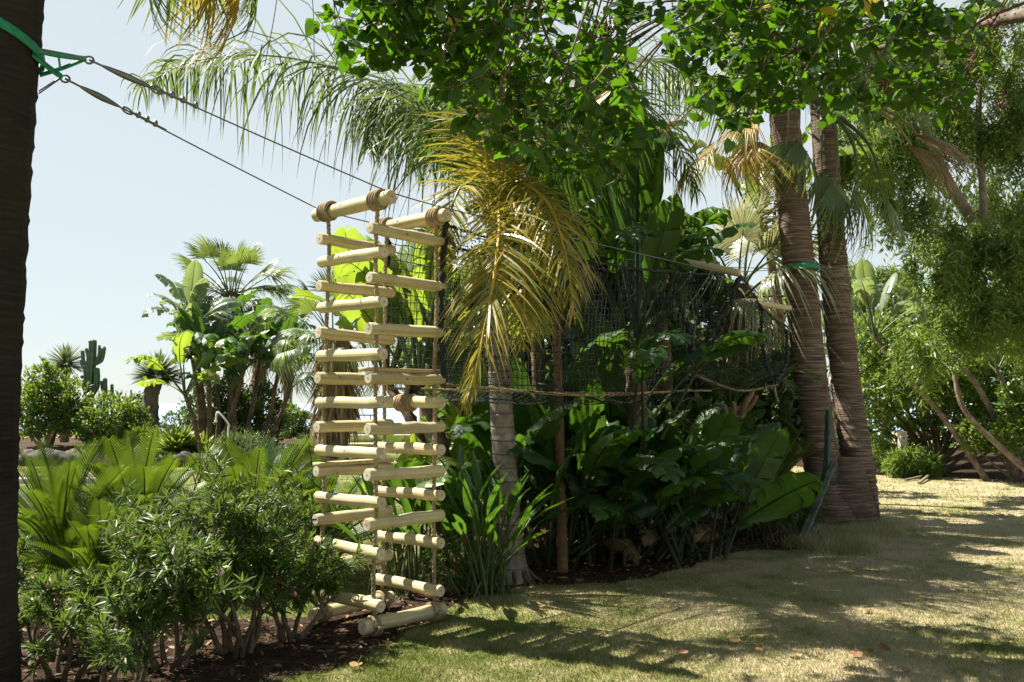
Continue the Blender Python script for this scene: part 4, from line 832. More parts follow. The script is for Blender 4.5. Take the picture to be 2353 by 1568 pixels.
FR = [  # rachis (photograph x, y, distance), leaflets, length, width, material, rachis material, fwd, lift, gravity, plumose
    ([(1136, 505, 8.1), (1098, 375, 8.2), (1035, 295, 8.4), (850, 185, 8.7), (640, 130, 8.9), (450, 140, 9.0), (320, 200, 9.1)], 175, 1.35, 0.021, 'feather', 'rachis', 0.45, 0.05, 0.42, 0.50, dict(jit=0.26, start=0.2)),
    ([(1134, 500, 8.2), (1080, 350, 8.5), (1000, 240, 8.9), (930, 205, 9.2), (870, 245, 9.4), (848, 340, 9.5)], 140, 1.1, 0.022, 'feather', 'rachis', 0.5, 0.05, 0.55, 0.4, dict(start=0.2)),
    ([(1138, 500, 8.1), (1100, 300, 8.0), (1040, 130, 7.9), (960, 0, 7.7), (850, -110, 7.5)], 95, 0.95, 0.021, 'feather', 'rachis', 0.55, 0.3, 0.36, 0.45, dict(start=0.2)),
    ([(1142, 500, 8.2), (1150, 300, 8.5), (1190, 120, 8.8), (1290, -20, 9.2)], 90, 0.9, 0.021, 'feather', 'rachis', 0.55, 0.3, 0.32, 0.45, dict(start=0.2)),
    ([(1146, 500, 8.2), (1200, 330, 8.5), (1330, 190, 8.9), (1500, 140, 9.3), (1640, 220, 9.6)], 140, 1.2, 0.021, 'feather', 'rachis', 0.55, 0.3, 0.42, 0.45, dict(start=0.2)),
    ([(1146, 505, 8.2), (1230, 380, 8.7), (1330, 350, 9.3), (1420, 420, 9.8), (1455, 560, 10.0)], 90, 0.8, 0.022, 'feather', 'rachis', 0.55, 0.2, 0.40, 0.35, dict(start=0.2)),
    ([(1145, 500, 8.0), (1190, 425, 7.4), (1260, 470, 6.95), (1300, 590, 6.75), (1318, 720, 6.7)], 110, 0.60, 0.0165, 'featherol', 'rachisyel', 0.7, 0.05, 0.22, 0.3, {}),
    ([(1140, 505, 8.0), (1146, 448, 7.4), (1147, 520, 6.8), (1138, 620, 6.5), (1117, 740, 6.42), (1092, 850, 6.40), (1072, 930, 6.40)], 125, 0.62, 0.0165, 'featherol', 'rachisyel', 0.75, 0.10, 0.12, 0.30, dict(start=0.10)),
    ([(1140, 510, 7.8), (1131, 440, 7.45), (1116, 350, 7.2), (1098, 262, 7.1), (1080, 200, 7.1)], 78, 0.62, 0.018, 'featherol', 'rachisyel', 0.45, 0.15, 0.10, 0.35, dict(start=0.05)),
    ([(1142, 510, 7.8), (1150, 430, 7.5), (1158, 340, 7.4), (1160, 255, 7.4)], 64, 0.55, 0.018, 'featherol', 'rachisyel', 0.5, 0.15, 0.12, 0.35, dict(start=0.05)),
    ([(1143, 505, 7.9), (1170, 440, 7.3), (1195, 540, 6.8), (1205, 680, 6.65), (1200, 790, 6.62)], 95, 0.60, 0.0165, 'featherol', 'rachisyel', 0.75, 0.1, 0.15, 0.35, {}),
    ([(1137, 505, 7.9), (1105, 430, 7.4), (1060, 430, 7.0), (1030, 510, 6.85), (1022, 600, 6.8)], 70, 0.45, 0.016, 'featherol', 'rachis', 0.6, 0.15, 0.15, 0.35, {}),
    ([(1146, 500, 8.25), (1200, 340, 8.5), (1300, 245, 8.8), (1430, 230, 9.4), (1550, 320, 9.8), (1600, 440, 9.9)], 110, 1.0, 0.021, 'feather', 'rachis', 0.5, 0.1, 0.5, 0.4, {}),
]
for i, (p, n, ln, wd, mt, rm, fwd, lift, gr, pl, kw) in enumerate(FR):
    a, b = frond([W(*x) for x in p], n, ln, wd, 700 + i, fwd, lift, gr, pl, 0.026 if mt == 'feather' else 0.022, **kw)
    fo = part(a, 'frond', M[mt], qp); part(b, 'rachis', M[rm], qp, parent=fo)
sp = MB(); sp.tube(curve([qtop - (0, 0, .35), qtop, W(1136, 440, 8.0)], 10), np.linspace(0.10, 0.03, 10), 10); part(sp, 'crown_shaft', M['drystalk'], qp)

q2 = gx(1150, 11.9); q2t = W(1150, 330, 11.9); qr = thing('feather_palm', 'added second feather palm hidden behind the yellow fronds, shading the thicket', 'palm tree', q2)  # added palm: its crown is placed to shade the plants by the net
part(ring_trunk([q2, W(1158, 900, 11.9), W(1152, 600, 11.9), q2t], 0.13, 0.10, 0.2, 4, 0.05), 'trunk', M['ringbark'], qr); q = np.random.default_rng(57)
for k in range(17):
    a = math.radians(k * 137.5 + 20); d = np.array([math.cos(a), math.sin(a) * .8, 0]); Lk = 1.25 if d[0] < -.2 else 2.3; up_ = q.uniform(.3, 1.1)
    A_, B_ = frond([q2t, q2t + d * Lk * .35 + (0, 0, up_ * .8), q2t + d * Lk * .75 + (0, 0, up_ * .7), q2t + d * Lk + (0, 0, up_ * .7 - .8)], 80, 0.95, 0.026, 750 + k, 0.5, 0.1, 0.45, 0.4, 0.024, steps=4)
    fo = part(A_, 'frond', M['feather'], qr); part(B_, 'rachis', M['rachis'], qr, parent=fo)

# ================================================================== TWIN FAN PALMS
t1 = [G(1920, 1205), W(1893, 1100, 12.05), W(1866, 900, 12.0), W(1836, 617, 12.0), W(1812, 380, 12.0), W(1795, 190, 12.0)]
t2 = [G(1978, 1200), W(1975, 1100, 12.15), W(1946, 900, 12.3), W(1918, 640, 12.4), W(1902, 420, 12.4), W(1890, 230, 12.4)]
L1 = crown_set(FAN, 11, 41, 78, 5, 1.05) + [(FANG, 0, 196, -46, 1.3), (FANG, 2, 215, -55, 1.1), (FAND, 1, 180, -24, 1.3), (FANH, 2, 262, -80, 0.9), (FANH, 1, 285, -78, 1.0), (FAND, 0, 200, -60, 0.8), (FANH, 0, 160, -45, 1.0), (FAND, 2, 100, -50, 1.0), (FANG, 1, 228, -40, 1.0)]
L2 = crown_set(FAN, 11, 42, 78, 5, 1.0) + [(FANH, 1, 268, -76, 1.2), (FANH, 1, 300, -72, 1.2), (FANH, 0, 330, -62, 1.2), (FAND, 1, 352, -38, 1.25), (FANH, 2, 20, -45, 1.1), (FAND, 0, 330, -30, 1.2), (FANH, 1, 245, -80, 1.0)]
tp1, CT1 = fan_palm('fan_palm', 'left trunk of the twin fan palms, tied with a green strap', t1, 0.235, 0.195, L1, 'fanbark', 51, 190, 0.08, group='twin fan palms', jit=0.019)
tp2, CT2 = fan_palm('fan_palm', 'right trunk of the twin fan palms, curving up from the shared foot', t2, 0.212, 0.172, L2, 'fanbark', 52, 190, 0.05, group='twin fan palms', jit=0.019)
q = np.random.default_rng(53); fb = MB(); n = 900; a = q.uniform(0, 6.28, n); cc = (G(1920, 1205) + G(1978, 1200)) / 2; h = q.uniform(0.05, 0.75, n) ** 1.3
P = cc + np.stack([np.cos(a) * (0.41 - 0.23 * h), np.sin(a) * (0.35 - 0.18 * h), h], -1); D = unit(np.stack([np.cos(a) * 0.5, np.sin(a) * 0.5, -np.ones(n)], -1) + q.normal(0, .12, (n, 3)))
ft = MB(); ft.add(*(lambda ang, hs: (np.array([cc + np.array([math.cos(x) * (0.42 - 0.24 * z ** 0.8), math.sin(x) * (0.36 - 0.20 * z ** 0.8), z - 0.01]) for z in hs for x in ang]), [(i * 24 + j, i * 24 + (j + 1) % 24, i * 24 + 24 + (j + 1) % 24, i * 24 + 24 + j) for i in range(len(hs) - 1) for j in range(24)]))(np.linspace(0, 6.28, 25)[:-1], np.array([0, 0.1, 0.25, 0.45, 0.7, 0.9])))
ft.rep(STRAP[0] * np.array([0.5, 1, 1]), STRAP[1], frames(D, np.stack([np.cos(a), np.sin(a), 0 * a], -1)) * q.uniform(0.06, 0.16, n)[:, None, None], P)
part(ft, 'root_flare', M['fanbark'], tp1)
gs2 = thing('tree_strap', 'green webbing strap round the left trunk of the twin palms', 'strap', W(1836, 617, 12.0))
strap_ring(gs2, W(1836, 617, 12.0), 0.240, (0.01, 0.0), 0.075, 2)

# ================================================================== LEANING CACTUS AT THE TWIN PALMS
cx = thing('column_cactus', 'thin dark cactus leaning on the twin palm trunks with a wavy grey lower stem', 'cactus', G(1838, 1248))
def ribbed(pts, r, ribs, seed, n=60, wave=0.0, taper=0.3):
    q = np.random.default_rng(seed); C = curve(pts, n); T = unit(np.gradient(C, axis=0)); X = unit(np.cross(T, [0.2, 1.0, 0.1])); Y = np.cross(X, T); a = np.linspace(0, 2 * math.pi, ribs * 4, endpoint=False); V = []
    t = np.linspace(0, 1, n); rr = r * (1 - taper * t) * np.minimum(1, (1.005 - t) * 14) ** 0.6 * (1 + wave * np.sin(t * n * 0.75))
    for i in range(n):
        pr = rr[i] * (0.72 + 0.28 * np.cos(a * ribs)); V.append(C[i] + (np.cos(a) * pr)[:, None] * X[i] + (np.sin(a) * pr)[:, None] * Y[i])
    m = len(a); F = [(i * m + j, i * m + (j + 1) % m, i * m + m + (j + 1) % m, i * m + m + j) for i in range(n - 1) for j in range(m)]; mb = MB(); mb.add(np.concatenate(V), F); return mb
part(ribbed([G(1838, 1248), W(1862, 1195, 10.5), W(1890, 1130, 10.7), W(1908, 1085, 10.9), W(1920, 1058, 11.0)], 0.062, 3, 1, 50, 0.16, 0.35), 'stem', M['cactusgrey'], cx)
part(ribbed([W(1878, 1160, 10.7), W(1898, 1080, 11.0), W(1902, 1010, 11.2), W(1903, 938, 11.3)], 0.045, 4, 2, 50, 0.08, 0.1), 'stem', M['cactusdark'], cx)
part(ribbed([G(1852, 1244), W(1866, 1225, 10.6), W(1880, 1205, 10.7)], 0.06, 3, 3, 20, 0.1, 0.4), 'stem', M['cactusgrey'], cx)

# ================================================================== GIANT BIRD-OF-PARADISE STANDS
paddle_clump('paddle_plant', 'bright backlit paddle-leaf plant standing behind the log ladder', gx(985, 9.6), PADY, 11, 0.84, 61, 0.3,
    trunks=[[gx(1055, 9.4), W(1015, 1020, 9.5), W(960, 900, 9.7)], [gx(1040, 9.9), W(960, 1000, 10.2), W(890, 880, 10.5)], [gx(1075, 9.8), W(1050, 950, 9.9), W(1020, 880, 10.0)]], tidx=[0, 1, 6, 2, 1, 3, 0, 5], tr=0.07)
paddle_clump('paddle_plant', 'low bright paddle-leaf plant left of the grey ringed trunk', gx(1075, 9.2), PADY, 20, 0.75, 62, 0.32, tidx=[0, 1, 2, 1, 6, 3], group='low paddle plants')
paddle_clump('paddle_plant', 'tall paddle-leaf plant with three upright leaves showing above the net', gx(1455, 9.6), PAD, 2, 1.0, 63, 0.3,
    trunks=[[gx(1470, 9.6), W(1462, 900, 9.6), W(1455, 790, 9.6)]], tidx=[5, 0], tr=0.11,
    extra=[(W(1470, 800, 9.5), 270, 5, 1.0, 0.0, 0.20), (W(1462, 800, 9.5), 270, 5, 1.12, -0.05, -0.02), (W(1462, 800, 9.5), 270, 0, 0.80, 0.0, -0.22), (W(1450, 800, 9.5), 270, 5, 0.95, 0.0, 0.42), (W(1460, 800, 9.5), 330, 2, 0.8, 0.1, 0.0), (W(1440, 800, 9.5), 190, 2, 1.0, 0.3, 0.3), (W(1440, 800, 9.5), 280, 3, 0.9, 0.1, 0.3), (W(1450, 800, 9.8), 90, 2, 1.0, 0.1, 0.3)])
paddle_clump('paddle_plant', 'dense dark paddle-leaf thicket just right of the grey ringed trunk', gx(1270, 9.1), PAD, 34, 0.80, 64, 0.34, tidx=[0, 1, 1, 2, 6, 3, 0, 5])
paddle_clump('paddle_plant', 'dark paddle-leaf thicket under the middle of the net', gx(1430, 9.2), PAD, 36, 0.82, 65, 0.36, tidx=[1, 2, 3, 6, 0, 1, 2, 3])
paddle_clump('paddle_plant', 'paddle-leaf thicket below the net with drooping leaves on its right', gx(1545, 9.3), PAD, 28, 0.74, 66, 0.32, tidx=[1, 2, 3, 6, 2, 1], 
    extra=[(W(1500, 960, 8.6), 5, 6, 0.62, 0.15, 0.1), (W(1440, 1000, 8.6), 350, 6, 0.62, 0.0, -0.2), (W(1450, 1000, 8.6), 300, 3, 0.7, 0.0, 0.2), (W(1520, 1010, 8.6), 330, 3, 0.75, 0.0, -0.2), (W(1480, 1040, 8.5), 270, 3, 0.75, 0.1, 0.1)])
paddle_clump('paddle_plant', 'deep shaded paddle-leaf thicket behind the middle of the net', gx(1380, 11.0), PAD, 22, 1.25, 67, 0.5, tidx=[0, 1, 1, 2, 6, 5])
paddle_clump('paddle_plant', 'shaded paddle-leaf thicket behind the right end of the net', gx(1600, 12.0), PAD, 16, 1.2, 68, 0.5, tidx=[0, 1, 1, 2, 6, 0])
paddle_clump('paddle_plant', 'tall yellowish paddle-leaf plant behind the strapped palm trunk', gx(1800, 14.8), PADY, 8, 1.25, 69, 0.3, trunks=[[gx(1800, 14.8), W(1792, 760, 14.8), W(1770, 590, 14.8)]], tidx=[0, 1, 2, 5, 1, 3])
paddle_clump('paddle_plant', 'tall paddle-leaf plant behind the yellow frond', gx(1230, 11.5), PAD, 9, 1.2, 70, 0.3, trunks=[[gx(1240, 11.5), W(1235, 750, 11.5), W(1220, 610, 11.5)], [gx(1330, 11.8), W(1340, 800, 11.8), W(1350, 620, 11.8)]], tidx=[0, 1, 2, 5, 1, 3, 6])

b_ = gx(1330, 12.8)
def el_(x, y, d, rx, ry, rz): p = W(x, y, d); return (p[0], p[1], p[2], rx, ry, rz)
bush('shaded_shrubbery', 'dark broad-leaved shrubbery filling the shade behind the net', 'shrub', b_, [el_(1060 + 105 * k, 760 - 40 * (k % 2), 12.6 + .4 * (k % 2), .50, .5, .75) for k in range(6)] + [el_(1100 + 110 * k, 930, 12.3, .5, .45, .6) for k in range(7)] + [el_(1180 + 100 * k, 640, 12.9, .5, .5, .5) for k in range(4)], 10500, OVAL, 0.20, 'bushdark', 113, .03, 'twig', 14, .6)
bush('added_dark_undergrowth', 'added low dark undergrowth standing for the black shade among the paddle-leaf stems', 'shrub', gx(1400, 10.2), [el_(1240 + 75 * k, 1080 - 30 * (k % 2), 10.0 + .25 * (k % 2), .34, .3, .55) for k in range(6)], 5200, OVAL, 0.15, 'bushdark', 114, .02, 'twig', 10, .5)  # dark foliage added to hide the lit lawn behind the stems
paddle_clump('paddle_plant', 'tall dark paddle-leaf plant rising behind the middle of the net', gx(1375, 11.6), PAD, 11, 1.0, 71, 0.3, trunks=[[gx(1375, 11.6), W(1372, 860, 11.6), W(1365, 720, 11.6)], [gx(1300, 12.0), W(1296, 860, 12.0), W(1290, 730, 12.0)]], tidx=[0, 1, 1, 2, 6, 3, 5])
paddle_clump('paddle_plant', 'tall dark paddle-leaf plant between the net and the silvery palm', gx(1540, 11.6), PAD, 11, 0.95, 72, 0.3, trunks=[[gx(1530, 11.6), W(1530, 860, 11.6), W(1520, 740, 11.6)]], tidx=[1, 2, 2, 3, 6, 3])
# tan cane standing in the thicket
cn = thing('cane_stem', 'tan jointed cane standing upright in the dark thicket', 'plant', gx(1292, 8.55))
part(ring_trunk([gx(1292, 8.55), W(1288, 1100, 8.55), W(1283, 900, 8.6), W(1276, 700, 8.7)], 0.052, 0.040, 0.24, 9), 'trunk', M['canebark'], cn)
for k, (a, i) in enumerate([(20, 1), (170, 2), (260, 1), (320, 2), (80, 0)]): arch_leaf(cn, PAD, i, W(1276, 705, 8.7), a, 0.6)

# bird of paradise in front of the grey trunk
def blade_plant(name, label, base, n, Hh, seed, mat, spread=0.10, wide=0.20, group=None, tilt=(0.05, 0.6), lb=0.34):
    """stiff stalks from one crown, each with a narrow folded blade"""
    q = np.random.default_rng(seed); root = thing(name, label, 'plant', base, group); T = blade_template(6, 0.55, wmax=wide)
    for i in range(n):
        a = q.uniform(0, 6.28); tl = q.uniform(*tilt); h = Hh * q.uniform(0.55, 1.05); d = np.array([math.cos(a) * math.sin(tl), math.sin(a) * math.sin(tl), math.cos(tl)]); b = np.array(base) + np.array([q.normal(0, spread), q.normal(0, spread), 0])
        C = curve([b, b + d * h * 0.5 + (0, 0, 0.04), b + d * h], 8); st = MB(); st.tube(C, np.linspace(0.012, 0.006, 8), 5)
        D = unit(d + np.array([math.cos(a), math.sin(a), 0]) * 0.25 + q.normal(0, 0.12, 3)); ml = MB(); L = lb * q.uniform(0.75, 1.25)
        ml.rep(T[0], T[1], frames(D[None], (np.array([-math.cos(a) * 0.3, -math.sin(a) * 0.3, 1]) + q.normal(0, .4, 3))[None]) * L, C[-1][None], np.array([q.random()]))
        lf = part(ml, 'leaf', M[mat], root); part(st, 'stalk', M['stalk'], root, parent=lf)
    return root
blade_plant('bird_of_paradise', 'bird-of-paradise clump with narrow leaves in front of the grey ringed trunk', G(1108, 1362), 64, 0.78, 81, 'paddle', 0.08, 0.085, tilt=(0.03, 0.8), lb=0.42)
blade_plant('bird_of_paradise', 'darker bird-of-paradise clump seen between the ladder ropes', gx(930, 7.7), 40, 0.72, 82, 'paddle', 0.14, 0.085, tilt=(0.02, 0.5), lb=0.38)
bush('small_shrub', 'small fine-leaved shrub right of the ladder foot', 'shrub', gx(1030, 7.6), [(*(gx(1030, 7.6) + (0, 0, 0.28))[:3], 0.20, 0.2, 0.24)], 1300, LANCE, 0.06, 'oleander', 83, 0.008)

# ================================================================== CYCADS
def cycad(label, base, n, s, seed, zt, az=None, group='sago cycads', idx=None):
    q = np.random.default_rng(seed); root = thing('cycad', label, 'cycad', base, group); mb, C = trunk_rings([base, np.array(base) + (0, 0, zt * 0.5), np.array(base) + (0, 0, zt)], 0.16, 0.13, 24, 12, 0.05, 0.1, seed); part(mb, 'trunk', M['brownbark'], root)
    for i in range(n):
        a = (i * 137.5 + q.normal(0, 8)) % 360 if az is None else q.uniform(*az); ti = idx[i % len(idx)] if idx else min(4, int(i / n * 5)); arch_leaf(root, CYC, ti, np.array(base) + (0, 0, zt), a, s * q.uniform(0.88, 1.12), q.normal(0, .06), q.normal(0, .12), ('frond', 'rachis'))
    return root
cycad('large cycad with upright fronds beside the dark left trunk', gx(150, 7.3), 64, 1.05, 91, 0.22)
cycad('cycad with tall bright fronds behind the middle oleander', gx(330, 7.8), 60, 1.08, 92, 0.26)
cycad('cycad with long slanting fronds to the left of the log ladder', gx(585, 8.1), 58, 1.12, 93, 0.22)
cycad('cycad whose fronds cross behind the log ladder', gx(735, 8.4), 44, 1.1, 94, 0.12)
cycad('cycad with upright fronds beside the twin palms', gx(1760, 11.2), 34, 1.05, 95, 0.30, idx=[0, 0, 1, 1, 2, 3])
cycad('cycad with pale fronds in the gap right of the thicket', gx(1640, 11.2), 26, 1.0, 96, 0.25, idx=[0, 1, 1, 2, 3])

# ================================================================== OLEANDERS AND LOW SHRUBS IN THE BED
oleander('oleander', 'small oleander at the foot of the dark left trunk', G(150, 1560), 0.62, 0.5, 6, 101, flowers=8, group='oleander shrubs')
oleander('oleander', 'oleander with bare forked stems left of the middle', G(390, 1535), 0.84, 0.55, 7, 102, flowers=6, group='oleander shrubs')
oleander('oleander', 'largest oleander with dark leaning stems, left of the ladder', G(545, 1505), 1.16, 0.66, 9, 103, flowers=6, group='oleander shrubs')
oleander('oleander', 'oleander touching the left side of the log ladder', G(665, 1470), 0.86, 0.45, 7, 104, flowers=6, group='oleander shrubs')
cycad('low cycad in front of the tall left cycad', gx(240, 6.9), 40, 0.85, 97, 0.10)
oleander('oleander', 'low oleander between the left trunk and the cycads', G(60, 1500), 0.65, 0.45, 5, 105, group='oleander shrubs')
oleander('oleander', 'thin oleander at the bottom left corner of the bed', G(270, 1600), 0.6, 0.35, 4, 106, group='oleander shrubs')
b_ = gx(1770, 10.5); bush('euphorbia_shrub', 'low bushy shrub left of the leaning cactus', 'shrub', b_, [(b_[0], b_[1], 0.42, 0.30, 0.3, 0.30), (b_[0] + .3, b_[1] + .2, 0.36, 0.24, 0.25, 0.26), (b_[0] - .22, b_[1], 0.30, 0.2, 0.2, 0.22)], 3000, LANCE, 0.085, 'bushdark', 111, 0.012)
b_ = gx(1845, 10.9); bush('euphorbia_shrub', 'small twiggy shrub touching the left twin trunk', 'shrub', b_, [(b_[0], b_[1], 0.40, 0.18, 0.18, 0.28)], 900, LANCE, 0.08, 'oleander', 112, 0.012)

# ================================================================== SHORT PALMS BEHIND THE NET
pl = crown_set(FANP, 20, 121, 80, -40, 1.0)
pr, pc = fan_palm('fan_palm', 'silvery fan palm behind the right end of the net', [gx(1712, 13.2), W(1708, 850, 13.2), W(1692, 655, 13.2)], 0.22, 0.17, pl, 'brownbark', 122, 60, 0.05, 260, 0.6, jit=0.05)
gs3 = thing('tree_strap', 'green strap on the shaggy trunk seen through the net', 'strap', W(1707, 772, 13.2)); strap_ring(gs3, W(1704, 772, 13.2), 0.235, (0.01, 0), 0.06, 3)
sp_ = thing('stubby_palm', 'stubby palm trunk with cut leaf bases below the net bag', 'palm tree', gx(1690, 11.9))
mb, C = trunk_rings([gx(1690, 11.9), W(1688, 1040, 11.9), W(1680, 935, 11.9)], 0.20, 0.17, 30, 12, 0.05, 0.1, 123); part(mb, 'trunk', M['greybark'], sp_)
q = np.random.default_rng(124)
for k in range(22):
    a = k * 2.4; d = np.array([math.cos(a), math.sin(a), 0]); z = C[-1] - (0, 0, q.uniform(0, 0.4)); m = MB(); m.tube(curve([z + d * .12, z + d * .26 + (0, 0, .12), z + d * .34 + (0, 0, .26)], 5), np.linspace(.045, .03, 5), 6); part(m, 'leaf_base', M['drystalk'], sp_)
for k in range(9):
    a = k * 40 + 10; aa = math.radians(a); d = np.array([math.cos(aa), math.sin(aa), 0]); z = C[-1]
    A, B = frond([z, z + d * .35 + (0, 0, .35), z + d * .9 + (0, 0, .45), z + d * 1.4 + (0, 0, .1)], 46, 0.35, 0.018, 800 + k, grav=0.2, plum=0.25, rr=0.016, steps=3); fo = part(A, 'frond', M['feather'], sp_); part(B, 'rachis', M['rachis'], sp_, parent=fo)

# ================================================================== CABIN
cb0 = gx(1835, 27.0); cab = thing('cabin', 'cream boarded cabin with a white roof edge behind the twin palms', 'cabin', cb0)
for k in range(26):
    m = MB(); m.box((cb0[0] - 1.55 + k * 0.125, cb0[1], 0.85), (0.115, 0.06 + 0.02 * (k % 2), 1.7)); part(m, 'board', M['cream'], cab, smooth=False)
m = MB(); m.box((cb0[0], cb0[1] + 1.05, 0.84), (3.2, 2.0, 1.68)); part(m, 'wall', M['cream'], cab, smooth=False)
m = MB(); m.add([(cb0[0] - 1.9, cb0[1] - .4, 1.74), (cb0[0] + 1.9, cb0[1] - .4, 1.74), (cb0[0] + 1.9, cb0[1] + 2.4, 1.74), (cb0[0] - 1.9, cb0[1] + 2.4, 1.74), (cb0[0] - 1.0, cb0[1] + .6, 2.5), (cb0[0] + 1.0, cb0[1] + .6, 2.5), (cb0[0] + 1.0, cb0[1] + 1.4, 2.5), (cb0[0] - 1.0, cb0[1] + 1.4, 2.5)], [(0, 1, 5, 4), (1, 2, 6, 5), (2, 3, 7, 6), (3, 0, 4, 7), (4, 5, 6, 7), (3, 2, 1, 0)]); part(m, 'roof', M['white'], cab, smooth=False)
m = MB(); m.box((cb0[0], cb0[1] - .42, 1.70), (3.84, 0.05, 0.12)); part(m, 'fascia', M['white'], cab, smooth=False)
# ================================================================== FAR GARDEN ON THE LEFT
def fb_z(p): return np.array([p[0], p[1], 0.36])
def far(x, d): return fb_z(gx(x, d))
q = np.random.default_rng(131)
def rock(label, c, s, seed):
    q = np.random.default_rng(seed); import bmesh
    bm = bmesh.new(); bmesh.ops.create_icosphere(bm, subdivisions=3, radius=1.0)
    off = q.normal(0, 1, 3); 
    for v in bm.verts:
        d = v.co.normalized(); k = 1 + 0.22 * math.sin(d.x * 3.1 + off[0]) * math.cos(d.y * 2.7 + off[1]) + 0.14 * math.sin(d.z * 5 + off[2] + d.x * 4) + q.normal(0, 0.025)
        v.co = Vector((d.x * s[0] * k, d.y * s[1] * k, d.z * s[2] * k))
    me = bpy.data.meshes.new('rock'); bm.to_mesh(me); bm.free(); me.materials.append(M['rock']); me.polygons.foreach_set('use_smooth', np.ones(len(me.polygons), bool))
    o = bpy.data.objects.new('rock', me); COL.objects.link(o); o.location = c; tag(o, label, 'rock', 'rockery edging stones'); return o
rk = [(75, 22.0, .42, 'rock half hidden by the dark left trunk'), (115, 22.1, .50, 'broad rock below the twin-stemmed bush'), (150, 22.0, .40, 'second rock right of the dark trunk in the rockery edge'), (182, 22.3, .46, 'rounded rock at the right end of the main rockery row'), (225, 22.6, .22, 'small pale rock beside the rockery row'), (262, 23.2, .25, 'sunlit small rock under the round bush'), (300, 22.3, .2, 'low rock on the bare rockery soil'), (385, 22.0, .3, 'flat rock left of the bright spiky plant'), (420, 21.7, .34, 'long low rock under the bright spiky plant'), (455, 21.8, .28, 'rock at the right foot of the bright spiky plant')]
for i, (x, d, s, lb) in enumerate(rk): rock(lb, tuple(gx(x, d + .95) + (0, 0, 0.14)), (s * .82, s * .6, s * .60), 140 + i)
b_ = far(115, 24.3); bush('rockery_bush', 'tall airy bush on pale stems next to the dark left trunk', 'bush', b_, [(b_[0] - .35, b_[1], 1.75, .75, .7, .75), (b_[0] + .35, b_[1] + .1, 1.70, .62, .6, .70), (b_[0] + .55, b_[1], 1.1, .45, .5, .6), (b_[0] - .3, b_[1], 1.1, .65, .6, .5), (b_[0] - .25, b_[1], 2.45, .3, .3, .3)], 7500, OVAL, 0.11, 'bushy', 151, 0.05, 'paletwig', 9, 0.35)
b_ = far(262, 24.0); bush('rockery_bush', 'round olive-green bush in front of the branching cactus', 'bush', b_, [(b_[0], b_[1], 1.25, .72, .6, .62), (b_[0] + .55, b_[1], 1.05, .45, .5, .55), (b_[0] - .55, b_[1], .95, .42, .5, .45), (b_[0], b_[1], .75, .7, .5, .3)], 6500, OVAL, 0.095, 'bushy', 152, 0.05, 'twig', 8, 0.4)
b_ = far(310, 26.0); bush('rockery_bush', 'dark domed bush left of the leaning yucca', 'bush', b_, [(b_[0], b_[1], .9, .52, .5, .85)], 3200, OVAL, 0.10, 'bushdark', 153, 0.04, 'twig', 6, 0.75)
b_ = far(425, 29.0); bush('rockery_bush', 'dark twiggy bush against the sea left of the paddle-leaf grove', 'bush', b_, [(b_[0], b_[1], .75, 1.0, .6, .55), (b_[0] + .5, b_[1], .95, .5, .5, .4)], 3200, OVAL, 0.11, 'bushdark', 154, 0.04)
b_ = far(390, 23.3); bush('rockery_bush', 'small grey-green mound at the leaning yucca foot', 'bush', far(330, 23.6), [(*(far(330, 23.6) + (0, 0, .3))[:3], .42, .4, .34)], 1500, LANCE, 0.1, 'bushy', 155, 0.02)
# branching cactus
cc = far(225, 25.8); ca = thing('branching_cactus', 'tall branching candelabra cactus rising above the rockery bushes', 'cactus', cc)
def cz(x, y): return W(x, y, 25.8)
for i, (pts, r) in enumerate([([cc + (-.15, 0, 0), cz(205, 930), cz(207, 880), cz(212, 800), cz(211, 780)], .16), ([cc + (-.2, 0, 0), cz(200, 930), cz(200, 870), cz(198, 835)], .15), ([cz(203, 915), cz(220, 890), cz(222, 860), cz(221, 845)], .12), ([cz(213, 835), cz(225, 828), cz(231, 812), cz(233, 800)], .07), ([cz(213, 840), cz(232, 830), cz(238, 812), cz(240, 796)], .065), ([cz(216, 838), cz(226, 820), cz(228, 800), cz(228, 793)], .055), ([cz(200, 850), cz(192, 835), cz(190, 818), cz(189, 805)], .075), ([cz(201, 835), cz(202, 820), cz(199, 808), cz(198, 800)], .065), ([cz(197, 850), cz(189, 840), cz(187, 832), cz(187, 826)], .06), ([cz(203, 910), cz(191, 890), cz(188, 875), cz(188, 862)], .06), ([cc + (.3, 0, 0), cz(242, 930), cz(241, 890), cz(241, 868)], .09), ([cc + (.5, 0, 0), cz(257, 930), cz(257, 900), cz(257, 882)], .07), ([cz(238, 905), cz(234, 892), cz(233, 882), cz(233, 875)], .05)]):
    part(ribbed(pts, r * .85, 5, 160 + i, 30, 0.03, 0.12), 'stem' if i in (0, 1, 2, 10, 11) else 'branch', M['cactus'], ca)
def rosette(name, label, pts, r, n, L, seed, mat, tmat='greytrunk', lo=-0.5, cat='yucca', wide=1.0, tpl=STRAP):
    q = np.random.default_rng(seed); root = thing(name, label, cat, pts[0]); mb, C = trunk_rings(pts, r, r * .8, 30, 12, 0.04, 0.05, seed); part(mb, 'trunk', M[tmat], root)
    D = random_dirs(n * 3, q); D = D[D[:, 2] > lo][:n]; k = len(D); f = MB(); f.rep(tpl[0] * np.array([wide, 1, 1]), tpl[1], frames(D, np.tile([0, 0, 1.0], (k, 1)) + q.normal(0, .2, (k, 3))) * (L * q.uniform(.8, 1.1, k))[:, None, None], C[-1] + D * r * .5); part(f, 'leaf_rosette', M[mat], root, kind='stuff'); return root
rosette('yucca', 'spiky ball-headed yucca left of the branching cactus', [far(150, 26.5), W(152, 900, 26.5), W(152, 838, 26.5)], .14, 260, .62, 171, 'yucca', lo=-0.55)
